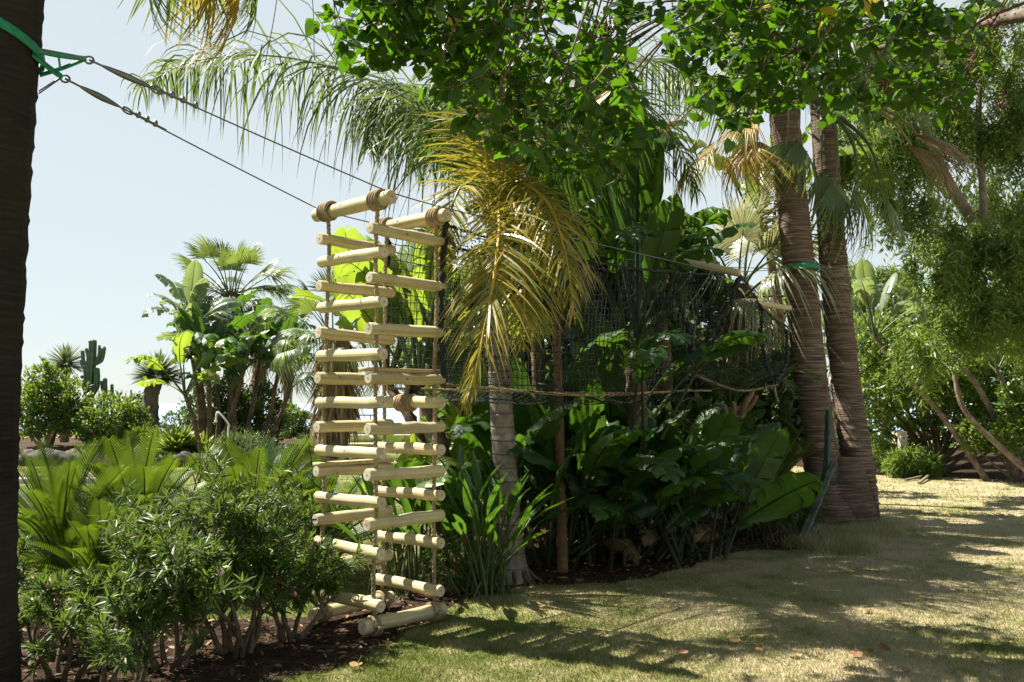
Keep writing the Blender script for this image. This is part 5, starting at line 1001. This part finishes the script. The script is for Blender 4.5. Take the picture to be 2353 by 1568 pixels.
rosette('yucca', 'leaning grey-trunked yucca with a flat spiky head', [far(347, 25.0), W(345, 950, 25), W(348, 905, 25), W(362, 868, 25)], .24, 420, .68, 172, 'yucca', lo=-0.25)
rosette('spiky_shrub', 'bright green spiky plant at the rockery edge', [gx(408, 23.4), gx(408, 23.4) + (0, 0, .3)], .1, 330, .78, 173, 'yuccabr', lo=-0.1, cat='plant', wide=2.2)
rosette('spiky_shrub', 'second bright spiky plant low beside the rockery path', [gx(470, 23.6), gx(470, 23.6) + (0, 0, .3)], .1, 180, .55, 174, 'yuccabr', lo=-0.1, cat='plant', wide=2.0)
# paddle-leaf grove
G2 = 'paddle-leaf grove by the sea'
def grove(label, x0, d, top, n, sc, seed, tp, lean=None, r=0.10, tidx=None):
    b = fb_z(gx(x0, d)); return paddle_clump('paddle_tree', label, b, tp, n, sc, seed, trunks=[[b, (b + W(*top, d)) / 2 + (0.05, 0, 0), W(*top, d)]], tidx=tidx, group=G2, cat='plant', tr=r * .62)
grove('grove plant whose arched leaves reach farthest left', 470, 24.5, (432, 765), 15, 1.15, 181, PADFP, tidx=[1, 2, 3, 1, 4, 2, 0, 3])
grove('grove plant with one upright oval leaf at its centre', 480, 23.6, (478, 870), 8, 1.3, 182, PADF, tidx=[0, 1, 3, 2, 1])
grove('low grove plant with bright arching leaves over the leaning yucca', 462, 23.2, (425, 905), 9, 1.15, 183, PADFY, tidx=[1, 2, 3, 4, 2, 0])
grove('grove plant leaning right in the middle of the stand', 505, 24.0, (560, 850), 10, 1.15, 184, PADFP, tidx=[1, 2, 2, 1, 3, 4])
grove('tall grove plant under the fan palm crown', 560, 25.2, (600, 815), 9, 1.1, 185, PADF, tidx=[1, 2, 3, 4, 1])
grove('grove plant with shaded leaves at the right of the stand', 600, 25.0, (640, 850), 9, 1.0, 186, PADF, tidx=[0, 1, 2, 3, 1])
grove('leaning grove plant at the right edge above the hedge', 610, 24.6, (668, 890), 8, .9, 187, PADFP, tidx=[0, 1, 2, 3, 1])
grove('short dark grove plant in the middle of the stand', 540, 24.6, (530, 900), 9, 1.1, 188, PADF, tidx=[1, 2, 3, 1, 0])
grove('grove plant filling the gap below the tall fan palm', 530, 26.0, (520, 800), 10, 1.15, 190, PADF, tidx=[1, 2, 3, 1, 4])
grove('grove plant leaning left over the leaning yucca', 475, 25.0, (455, 830), 9, 1.1, 177, PADFP, tidx=[1, 2, 3, 4, 1])
grove('short grove plant behind the leaning yucca', 500, 25.2, (500, 900), 8, 1.1, 189, PADF, tidx=[1, 2, 3, 0])
fan_palm('fan_palm', 'tall fan palm crowning the paddle-leaf grove', [gx(545, 27.5), W(540, 800, 27.5), W(531, 672, 27.5)], .26, .22, crown_set(FANS, 36, 191, 80, -50, 1.0), 'brownbark', 192, 50, .05, 260, 1.0, jit=.04)
fan_palm('fan_palm', 'fan palm with a shaggy brown skirt left of the ladder', [gx(772, 22.0), W(772, 950, 22), W(775, 770, 22)], .30, .30, crown_set(FANS, 26, 193, 85, -45, .92), 'brownbark', 194, 50, .05, 800, 1.0, jit=.05)
for i, (x, y) in enumerate([(596, 780), (660, 760)]):
    fan_palm('fan_palm', ['slender bare palm trunk inside the grove', 'slender bare palm trunk against the sea right of the grove'][i], [gx(x + 2, 33), W(x + 1, 880, 33), W(x, y, 33)], .17, .14, crown_set(FAN, 14, 195 + i, 80, -30, .8), 'greytrunk', 197 + i, 40, .03, 200, .8)
fan_palm('fan_palm', 'slim pale trunk just behind the ladder ropes', [gx(985, 24), W(978, 900, 24), W(972, 700, 24)], .2, .17, crown_set(FAN, 14, 199, 80, -30, 1.0), 'greytrunk', 198, 40, .03, 0)
b_ = gx(555, 26.5); bush('grove_undergrowth', 'dark undergrowth filling the foot of the paddle-leaf grove', 'bush', b_, [(b_[0] + k * .55, b_[1] + (k % 2) * .4, 1.0 + .2 * (k % 3), (.6), .5, .95) for k in range(-2, 2)], 7500, OVAL, 0.13, 'bushdark', 201, .03)
b_ = gx(560, 19.5); bush('dome_bush', 'low dome of fine green foliage behind the cycads', 'bush', b_, [(b_[0], b_[1], .30, .72, .6, .62), (b_[0] + .55, b_[1] + .2, .2, .5, .5, .45)], 7500, LANCE, 0.09, 'bushdark', 202, .02, shell=.9)
b_ = gx(672, 31.2); bush('clipped_hedge', 'taller clipped round hedge on the terrace edge', 'hedge', b_ + (0, 0, .5), [(b_[0] - .25, b_[1], 1.0, .62, .5, .55)], 4200, OVAL, 0.075, 'bushy', 203, .02, shell=.93)
b_ = gx(697, 31.4); bush('clipped_hedge', 'smaller clipped round hedge on the terrace edge', 'hedge', b_ + (0, 0, .5), [(b_[0], b_[1], .82, .52, .4, .40)], 3600, OVAL, 0.075, 'bushy', 204, .02, shell=.93)
rl_ = thing('railing', 'thin dark railing at the terrace edge above the sea', 'railing', gx(760, 45) + (0, 0, .5))
m = MB(); m.box(gx(765, 45) + (0, 0, 1.0), (4.2, .05, .06)); part(m, 'rail', M['rail'], rl_, smooth=False)
for k in range(5): m = MB(); m.box(gx(765, 45) + (-1.9 + k * .95, 0, .73), (.05, .05, .5)); part(m, 'post', M['rail'], rl_, smooth=False)
# outdoor shower
sb = gx(526, 15.5); sh = thing('garden_shower', 'slim white garden shower pipe with a bent-over top', 'shower', sb)
m = MB(); m.tube(np.array([sb, sb + (0, 0, 1.15), W(526, 976, 15.5)]), .016, 8); part(m, 'pipe', M['white'], sh)
m = MB(); m.tube(curve([W(526, 976, 15.5), W(515, 961, 15.5), W(503, 949, 15.5), W(498, 950, 15.5), W(496, 968, 15.5)], 16), .016, 8); m.tube(np.array([W(496, 966, 15.5), W(496, 971, 15.5)]), .03, 8); part(m, 'shower_head', M['white'], sh)
m = MB(); m.tube(np.array([W(522, 1042, 15.5), W(530, 1042, 15.5)]), .02, 8); part(m, 'tap', M['white'], sh)

# ================================================================== RIGHT SIDE: PEPPER TREE, HEDGE, LEANING STEMS
def weeping(name, label, base, limbs, ells, nstr, seed, mat='pepper', leaf=0.10, strl=(0.4, 1.1), per=13, tm_='greytrunk', tr=0.17):
    q = np.random.default_rng(seed); root = thing(name, label, 'tree', base)
    for i, (pts, r) in enumerate(limbs): mb, C = trunk_rings(pts, r, r * .55, 30, 10, .04, 0, seed + i); part(mb, 'trunk' if i == 0 else 'limb', M[tm_], root)
    vol = np.array([e[3] * e[5] for e in ells]); cnt = (nstr * vol / vol.sum()).astype(int); mb = MB(); tw = MB()
    for e, k in zip(ells, cnt):
        m = max(4, k // 24); cp = random_dirs(m, q) * q.uniform(.45, 1.0, m)[:, None]; ci = q.integers(0, m, k); p = (cp[ci] + q.normal(0, .13, (k, 3))) * np.array(e[3:6]) + np.array(e[:3]); cr = q.random(m)
        ln = q.uniform(*strl, k); dr = q.normal(0, .28, (k, 2))
        for j in range(per):
            u = j / (per - 1); P = p + np.stack([dr[:, 0] * ln * (u - .3 * u * u), dr[:, 1] * ln * (u - .3 * u * u), -ln * u ** 1.15], -1)
            D = unit(np.stack([q.normal(0, .75, k), q.normal(0, .75, k), -0.75 + q.normal(0, .35, k)], -1)); s = leaf * q.uniform(.7, 1.3, k)
            mb.rep(NEEDLE[0], NEEDLE[1], frames(D, random_dirs(k, q)) * s[:, None, None], P, np.clip(cr[ci] * .6 + q.random(k) * .4, 0, 1))
    part(mb, 'foliage', M[mat], root, kind='stuff'); return root
def el(x, y, d, rx, ry, rz): p = W(x, y, d); return (p[0], p[1], p[2], rx, ry, rz)
pb = gx(2520, 15.5)
weeping('pepper_tree', 'weeping pepper tree with a leaning trunk on the right', pb,
    [([pb, W(2420, 850, 15.5), W(2345, 690, 15.5), W(2250, 530, 15.5), W(2170, 400, 15.5), W(2115, 250, 15.5), W(2080, 60, 15.5)], .125), ([W(2262, 550, 15.5), W(2258, 430, 15.6), W(2248, 280, 15.8), W(2262, 60, 16)], .075), ([W(2170, 400, 15.5), W(2070, 300, 15.0), W(1980, 260, 14.6)], .05), ([W(2300, 620, 15.5), W(2200, 560, 15), W(2120, 520, 14.6)], .06)],
    [el(2010, 300, 14.6, .75, .8, .45), el(2060, 360, 14.8, .5, .7, .5), el(2190, 500, 15.2, .75, .9, .55), el(2290, 560, 15.3, .8, 1, .6), el(2150, 590, 14.8, .5, .7, .45), el(2240, 690, 15, .7, .9, .5), el(2330, 700, 15.2, .6, .9, .6), el(2160, 280, 15.8, .9, 1, .7), el(2290, 250, 15.8, .8, 1, .8), el(2220, 100, 15.8, 1.2, 1.2, .7), el(2350, 420, 16, .6, 1, .8), el(1995, 210, 14.8, .7, .8, .5), el(2080, 140, 15.2, .9, 1, .6), el(2350, 150, 16, .8, 1, .8), el(2420, 600, 15.5, .7, 1, .9), el(1960, 330, 14.6, .45, .6, .4), el(2100, 430, 14.6, .5, .7, .4), el(2130, 760, 15.5, .6, .7, .5)], 5200, 211, leaf=.15, strl=(.3, .95))
weeping('pale_tree', 'pale rounded weeping tree far behind the twin palms', gx(2030, 27), [([gx(2030, 27), W(2030, 800, 27), W(2020, 650, 27)], .2)], [el(1985, 650, 27, 1.1, 1, .75), el(2050, 665, 27.5, .9, 1, .7), el(2110, 700, 27, 1.0, 1, .8), el(2010, 740, 26.5, 1.3, 1, .8)], 2600, 212, leaf=.2, strl=(.4, .9))
b_ = gx(2150, 20.5)
bush('leafy_hedge', 'tall leafy hedge with small bright leaves behind the leaning stems', 'hedge', b_, [el(2000, 800, 20.5, .9, .8, .75), el(2080, 850, 20.2, .9, .8, .75), el(2010, 900, 20.2, .7, .7, .55), el(2090, 940, 20.4, .7, .7, .4), el(2170, 820, 20.8, 1.0, .9, .8), el(2260, 880, 20.6, 1.0, .9, .8), el(2340, 850, 20.6, 1.0, .9, .9), el(2190, 930, 20.4, .7, .7, .5), el(2330, 960, 20.2, .8, .8, .5), el(2420, 880, 20.5, 1, .9, 1.0)], 19000, OVAL, 0.125, 'bushy', 221, .05, 'twig', 16, .8)
b_ = gx(2150, 22.5)
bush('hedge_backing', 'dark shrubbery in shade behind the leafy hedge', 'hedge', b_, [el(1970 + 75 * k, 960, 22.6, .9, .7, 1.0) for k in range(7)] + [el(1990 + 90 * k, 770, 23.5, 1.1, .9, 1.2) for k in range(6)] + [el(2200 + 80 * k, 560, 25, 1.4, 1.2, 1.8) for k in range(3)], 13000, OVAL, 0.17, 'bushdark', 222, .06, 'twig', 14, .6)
b_ = gx(2330, 18.2)
bush('leafy_shrub', 'bright leafy shrub at the right edge among the leaning stems', 'shrub', b_, [el(2330, 1000, 18.2, .55, .5, .4), el(2240, 1000, 18.6, .4, .4, .35), el(2360, 930, 18.4, .5, .5, .4)], 3000, OVAL, 0.12, 'bushy', 223, .03, 'twig', 6, .6)
b_ = gx(2092, 19.3)
bush('fountain_shrub', 'rounded feathery shrub on the lawn beside the short post', 'shrub', b_, [(b_[0], b_[1], .36, .45, .4, .34), (b_[0] + .25, b_[1], .3, .35, .35, .28), (b_[0] - .25, b_[1], .25, .3, .3, .25)], 3800, LANCE, 0.15, 'pepper', 224, .02, 'twig', 8, .5, 0.1, .45)
b_ = gx(2015, 20.2); bush('fountain_shrub', 'smaller feathery shrub left of the short post', 'shrub', b_, [(b_[0], b_[1], .5, .5, .4, .3), (b_[0] + .3, b_[1], .42, .3, .3, .25)], 2200, LANCE, 0.14, 'pepper', 225, .02, 'twig', 6, .5, 0.1, .45)
b_ = gx(1400, 16.5)
bush('garden_shrubbery', 'dense shrubbery closing the view behind the net', 'shrub', b_, [el(1010 + 95 * k, 850 - 30 * (k % 3), 16.5 + .6 * (k % 2), .75, .7, .85) for k in range(9)] + [el(1050 + 110 * k, 960, 15.8, .7, .6, .5) for k in range(7)], 11000, OVAL, 0.17, 'bushy', 226, .04, 'twig', 16, .7)
pp = gx(2071, 19.6); po = thing('short_post', 'short pale wooden post behind the feathery shrub', 'post', pp)
m = MB(); m.box(pp + (0, 0, .49), (.16, .16, .98)); part(m, 'post_shaft', M['post'], po, smooth=False).modifiers.new('b', 'BEVEL').width = .012
m = MB(); m.tube(np.array([pp + (0, -.081, .84), pp + (0, -.084, .84)]), .02, 10); part(m, 'bolt_hole', M['rail'], po)
G3 = 'leaning paddle-leaf trees on the right'
def lean(label, pts, n, sc, seed, tp, r=.085): return paddle_clump('paddle_tree', label, pts[0], tp, n, sc, seed, trunks=[pts], group=G3, cat='plant', tr=r * .62, tmat='greytrunk', tidx=[0, 1, 2, 1, 3, 4, 0])
lean('long bare leaning paddle-leaf stem crossing the hedge with a pale crown', [gx(2262, 18.5), W(2160, 950, 18.6), W(2075, 860, 18.8), W(2012, 775, 19)], 11, .95, 231, PADFP)
lean('thick leaning paddle-leaf stem at the right edge of the lawn', [gx(2400, 16.8), W(2290, 1020, 17), W(2215, 940, 17.2), W(2190, 850, 17.3)], 8, .7, 232, PADFY)
lean('paddle-leaf stem half hidden in the hedge', [gx(2330, 18.5), W(2270, 930, 18.6), W(2200, 830, 18.8), W(2150, 790, 19)], 8, .85, 233, PADFP)
lean('upright paddle-leaf stem at the right edge of the hedge', [gx(2340, 19), W(2310, 900, 19), W(2290, 850, 19)], 8, .8, 234, PADF)
# fallen branch on the lawn
fbn = thing('fallen_branch', 'small fallen branch lying on the lawn in front of the hedge', 'branch', G(2120, 1108))
m = MB(); m.tube(curve([G(2080, 1107) + (0, 0, .03), G(2120, 1101) + (0, 0, .06), G(2150, 1092) + (0, 0, .05)], 8), .025, 6); part(m, 'twig', M['paletwig'], fbn)
m = MB(); m.tube(curve([G(2112, 1114) + (0, 0, .03), G(2130, 1104) + (0, 0, .07), G(2150, 1090) + (0, 0, .12)], 8), .03, 6); part(m, 'twig', M['paletwig'], fbn)

# ================================================================== HEART-LEAVED TREE OVERHEAD
tb = np.array([5.3, 4.3, 0.0]); ht = thing('heart_leaved_tree', 'heart-leaved tree with dark berries overhanging the lawn from above', 'tree', tb)
q = np.random.default_rng(301)
mb, C = trunk_rings([tb, tb + (-.1, 0, 1.3), tb + (-.3, .1, 2.6), tb + (-.8, .3, 4.0)], .24, .17, 40, 14, .02, 0, 302, .1); part(mb, 'trunk', M['greytrunk'], ht)
limbs = [[(4.5, 4.5, 4.0), (3.4, 2.5, 4.9), (1.6, .8, 5.2), (-.6, -.2, 5.0), (-2.8, -.6, 4.7)], [(4.6, 4.4, 4.0), (4.4, 1.8, 4.7), (3.2, -1.6, 4.8), (1.4, -4.2, 4.4)], [(4.5, 4.6, 4.0), (3.3, 5.2, 4.75), (1.9, 5.7, 4.9), (.6, 5.9, 4.75), (-.5, 6.0, 4.45)], [(4.4, 4.6, 4.0), (3.6, 5.8, 4.8), (2.9, 6.7, 5.1), (1.6, 7.3, 5.0)], [(4.5, 4.6, 4.0), (4.1, 6.0, 4.4), (3.8, 7.4, 4.8), (3.4, 8.4, 5.0)], [(4.6, 4.5, 4.0), (3.4, 4.6, 4.7), (1.6, 4.7, 4.6), (.2, 5.0, 4.4)]]
LP = []
for i, l in enumerate(limbs): mb, C = trunk_rings(l, .085, .022, 40, 8, .03, 0, 303 + i); part(mb, 'limb', M['greytrunk'], ht); LP.append(C)
LP = np.concatenate(LP)
cp = [(760, 20), (770, 90), (800, 130), (900, 150), (985, 165), (1025, 235), (1100, 295), (1135, 330), (1230, 395), (1340, 395), (1420, 390), (1440, 330), (1500, 325), (1505, 240), (1440, 170), (1450, 60), (1540, 30), (1540, 190), (1590, 285), (1690, 300), (1760, 235), (1850, 245), (1960, 270), (2010, 330), (2065, 350), (2095, 230), (2190, 225), (2230, 120), (2330, 60), (2420, 40), (2420, -260), (760, -200)]
NT = 860; tw = []; cc_ = []; 
while len(tw) < NT:
    x, y = q.uniform(740, 2450), q.uniform(-330, 400)
    if not inpoly(np.array([x]), np.array([y]), cp)[0]: continue
    if x > 2120 and q.random() < .55: continue
    if y < -60 and q.random() < .85: continue
    d = q.uniform(4.9, 7.6) if x > 1050 else q.uniform(4.9, 6.2)
    if len(cc_) < 95: cc_.append(W(x, y, d)); tw.append(cc_[-1]); continue      # leafy sprays gather round about a hundred branch ends
    p = cc_[q.integers(0, 95)] + q.normal(0, .20, 3); u_, v_, f_ = proj(p[None])
    if inpoly(u_, v_, cp)[0]: tw.append(p)
while len(tw) < NT + 1000:      # leaves added overhead and behind the camera, unseen, to block sky light
    p = np.array([q.uniform(-4.5, 7.5), q.uniform(-6.0, 5.5), q.uniform(3.4, 6.2)]); p[2] -= max(0, -p[1] - 1.5) * .35; u_, v_, f_ = proj(p[None])
    if 0 < u_[0] < 2353 and v_[0] > -40 and p[1] > 0.5: continue
    if p[1] > 0.5 and p[0] < 0.3: continue
    tw.append(p)
NT = len(tw); tw = np.array(tw); HT = [heart_template(k) for k in range(4)]
pos, Dm, sz, ti = [], [], [], []; twm = MB()
for k, c in enumerate(tw):
    n = q.integers(6, 11); L = q.uniform(.18, .34); d0 = unit(np.array([q.normal(0, .8), q.normal(0, .8), -.55])); b = c - d0 * L * .5
    twm.tube(np.array([b, c + q.normal(0, .015, 3), c + d0 * L * .5]), np.array([.005, .004, .002]), 4, cap=False)
    for _ in range(n):
        u = q.uniform(-.5, .5); P = c + d0 * L * u; dd = unit(np.array([q.normal(0, .7), q.normal(0, .7), q.normal(-.45, .45)])); pos.append(P); U = unit(np.array([q.normal(0, .6), q.normal(0, .6), 1.0])); Dm.append(frames(dd[None], U[None])[0]); sz.append(q.uniform(.054, .104)); ti.append(q.integers(0, 4))
pos = np.array(pos); Dm = np.array(Dm); sz = np.array(sz); ti = np.array(ti)
# branchlets tie every group of twigs back to the limbs
order = q.permutation(NT)[:210]
for i in order:
    c = tw[i]; j = np.argmin(np.linalg.norm(LP - (c + (0.5, -.1, .5)), axis=1)); a = LP[j]; mid = (a + c) / 2 + (0, 0, .12) + q.normal(0, .06, 3); twm.tube(curve([a, mid, c], 9), np.linspace(.012, .004, 9), 5, cap=False)
for pts, r in [([(1225, -60, 5.6), (1215, 10, 5.5), (1180, 130, 5.4), (1152, 190, 5.4), (1153, 240, 5.4), (1190, 310, 5.5)], .012), ([(1235, -60, 5.6), (1240, 30, 5.5), (1275, 125, 5.4), (1330, 190, 5.4), (1362, 220, 5.4), (1370, 270, 5.4)], .011), ([(2400, -10, 6), (2320, 20, 6), (2240, 60, 6), (2180, 150, 6.1)], .016), ([(2030, 60, 6), (1900, 90, 6), (1760, 150, 6), (1690, 200, 6)], .014)]:
    P = curve([W(*p) for p in pts], 24); twm.tube(P, np.linspace(r, r * .5, 24), 6)
part(twm, 'branchlet', M['twig'], ht)
px, py, f = proj(pos); infr = (px > 0) & (px < 2353) & (py > 0) & (py < 1568); score = np.where(infr, sz / f, 0); top = np.argsort(-score)[:290]; rest = np.ones(len(pos), bool); rest[top] = False
HM = []
for k, (v, fc) in enumerate(HT):
    m = MB(); m.add(v, fc, 0, .1 * k); HM.append(m.mesh('leaf', M['heart'], True)); 
HY = MB(); HY.add(*HT[1]); HY = HY.mesh('leaf', M['heartyel'])
for i in top: inst('leaf', HM[ti[i]] if q.random() > .015 else HY, ht, mat4(Dm[i], pos[i] - tb, sz[i]))
fol = MB()
for k in range(4): s = rest & (ti == k); fol.rep(HT[k][0], HT[k][1], Dm[s] * sz[s][:, None, None], pos[s])
part(fol, 'foliage', M['heart'], ht, kind='stuff')
o = inst('leaf', HY, ht, mat4(frames(np.array([[.3, .1, -1.0]]), np.array([[0, -1.0, .2]]))[0], W(1985, -35, 5.2) - tb, .13)); o['label'] = 'large yellowed leaf hanging at the top of the picture'
for x, y, d, s in [(1388, 70, 5.8, 1), (1995, 20, 5.4, .0), (1880, 5, 5.6, 1.0), (2290, 60, 6.0, 1.3), (2230, 140, 6.0, .7), (2300, 238, 6.1, .9), (2030, 190, 5.9, .9), (1400, 85, 5.85, .7), (1775, 60, 5.9, .8)]:
    if s == 0: continue
    m = MB(); c = W(x, y, d); k = int(60 * s); P = c + q.normal(0, 1, (k, 3)) * np.array([.035, .035, .06]) * s
    OC = np.array([(1, 0, 0), (-1, 0, 0), (0, 1, 0), (0, -1, 0), (0, 0, 1), (0, 0, -1)], float); OF = np.array([(0, 2, 4), (2, 1, 4), (1, 3, 4), (3, 0, 4), (2, 0, 5), (1, 2, 5), (3, 1, 5), (0, 3, 5)])
    m.rep(OC, OF, np.tile(np.eye(3) * .0085, (k, 1, 1)), P); m.tube(curve([c + (0, 0, .16), c + (.02, 0, .05), c - (0, 0, .05)], 5), .003, 4); part(m, 'berry_cluster', M['berry'], ht, kind='stuff')

# fallen leaves on the grass
FL = []
for k in range(3):
    m = MB(); v, fc = HT[k]; v = v.copy(); v[:, 2] += .5 * v[:, 0] ** 2 + .35 * (v[:, 1] - 1) ** 2; m.add(v, fc); FL.append(m.mesh('fallen_leaf', M['fallen']))
spots = [(830, 1533), (1335, 1338), (1260, 1405), (1345, 1547), (1585, 1523), (1700, 1500), (1725, 1502), (1885, 1508), (1900, 1475), (1965, 1505), (1985, 1502), (2065, 1505), (2040, 1520), (2060, 1543), (2140, 1505), (2210, 1515), (2295, 1500), (2285, 1535), (2090, 1560), (1980, 1555), (1850, 1520), (1640, 1480), (1940, 1398), (2010, 1412), (1300, 1340), (2250, 1418)]
for i, (x, y) in enumerate(spots):
    o = bpy.data.objects.new('fallen_leaf', FL[i % 3]); COL.objects.link(o); o.matrix_world = Matrix.Translation(Vector(G(x, y) + (0, 0, .028))) @ Matrix.Rotation(R.uniform(0, 6.28), 4, 'Z') @ Matrix.Rotation(R.uniform(-.5, .5), 4, 'X') @ Matrix.Scale(R.uniform(.05, .085), 4)
    tag(o, 'curled brown fallen leaf lying on the dry lawn', 'leaf', 'fallen leaves on the lawn')
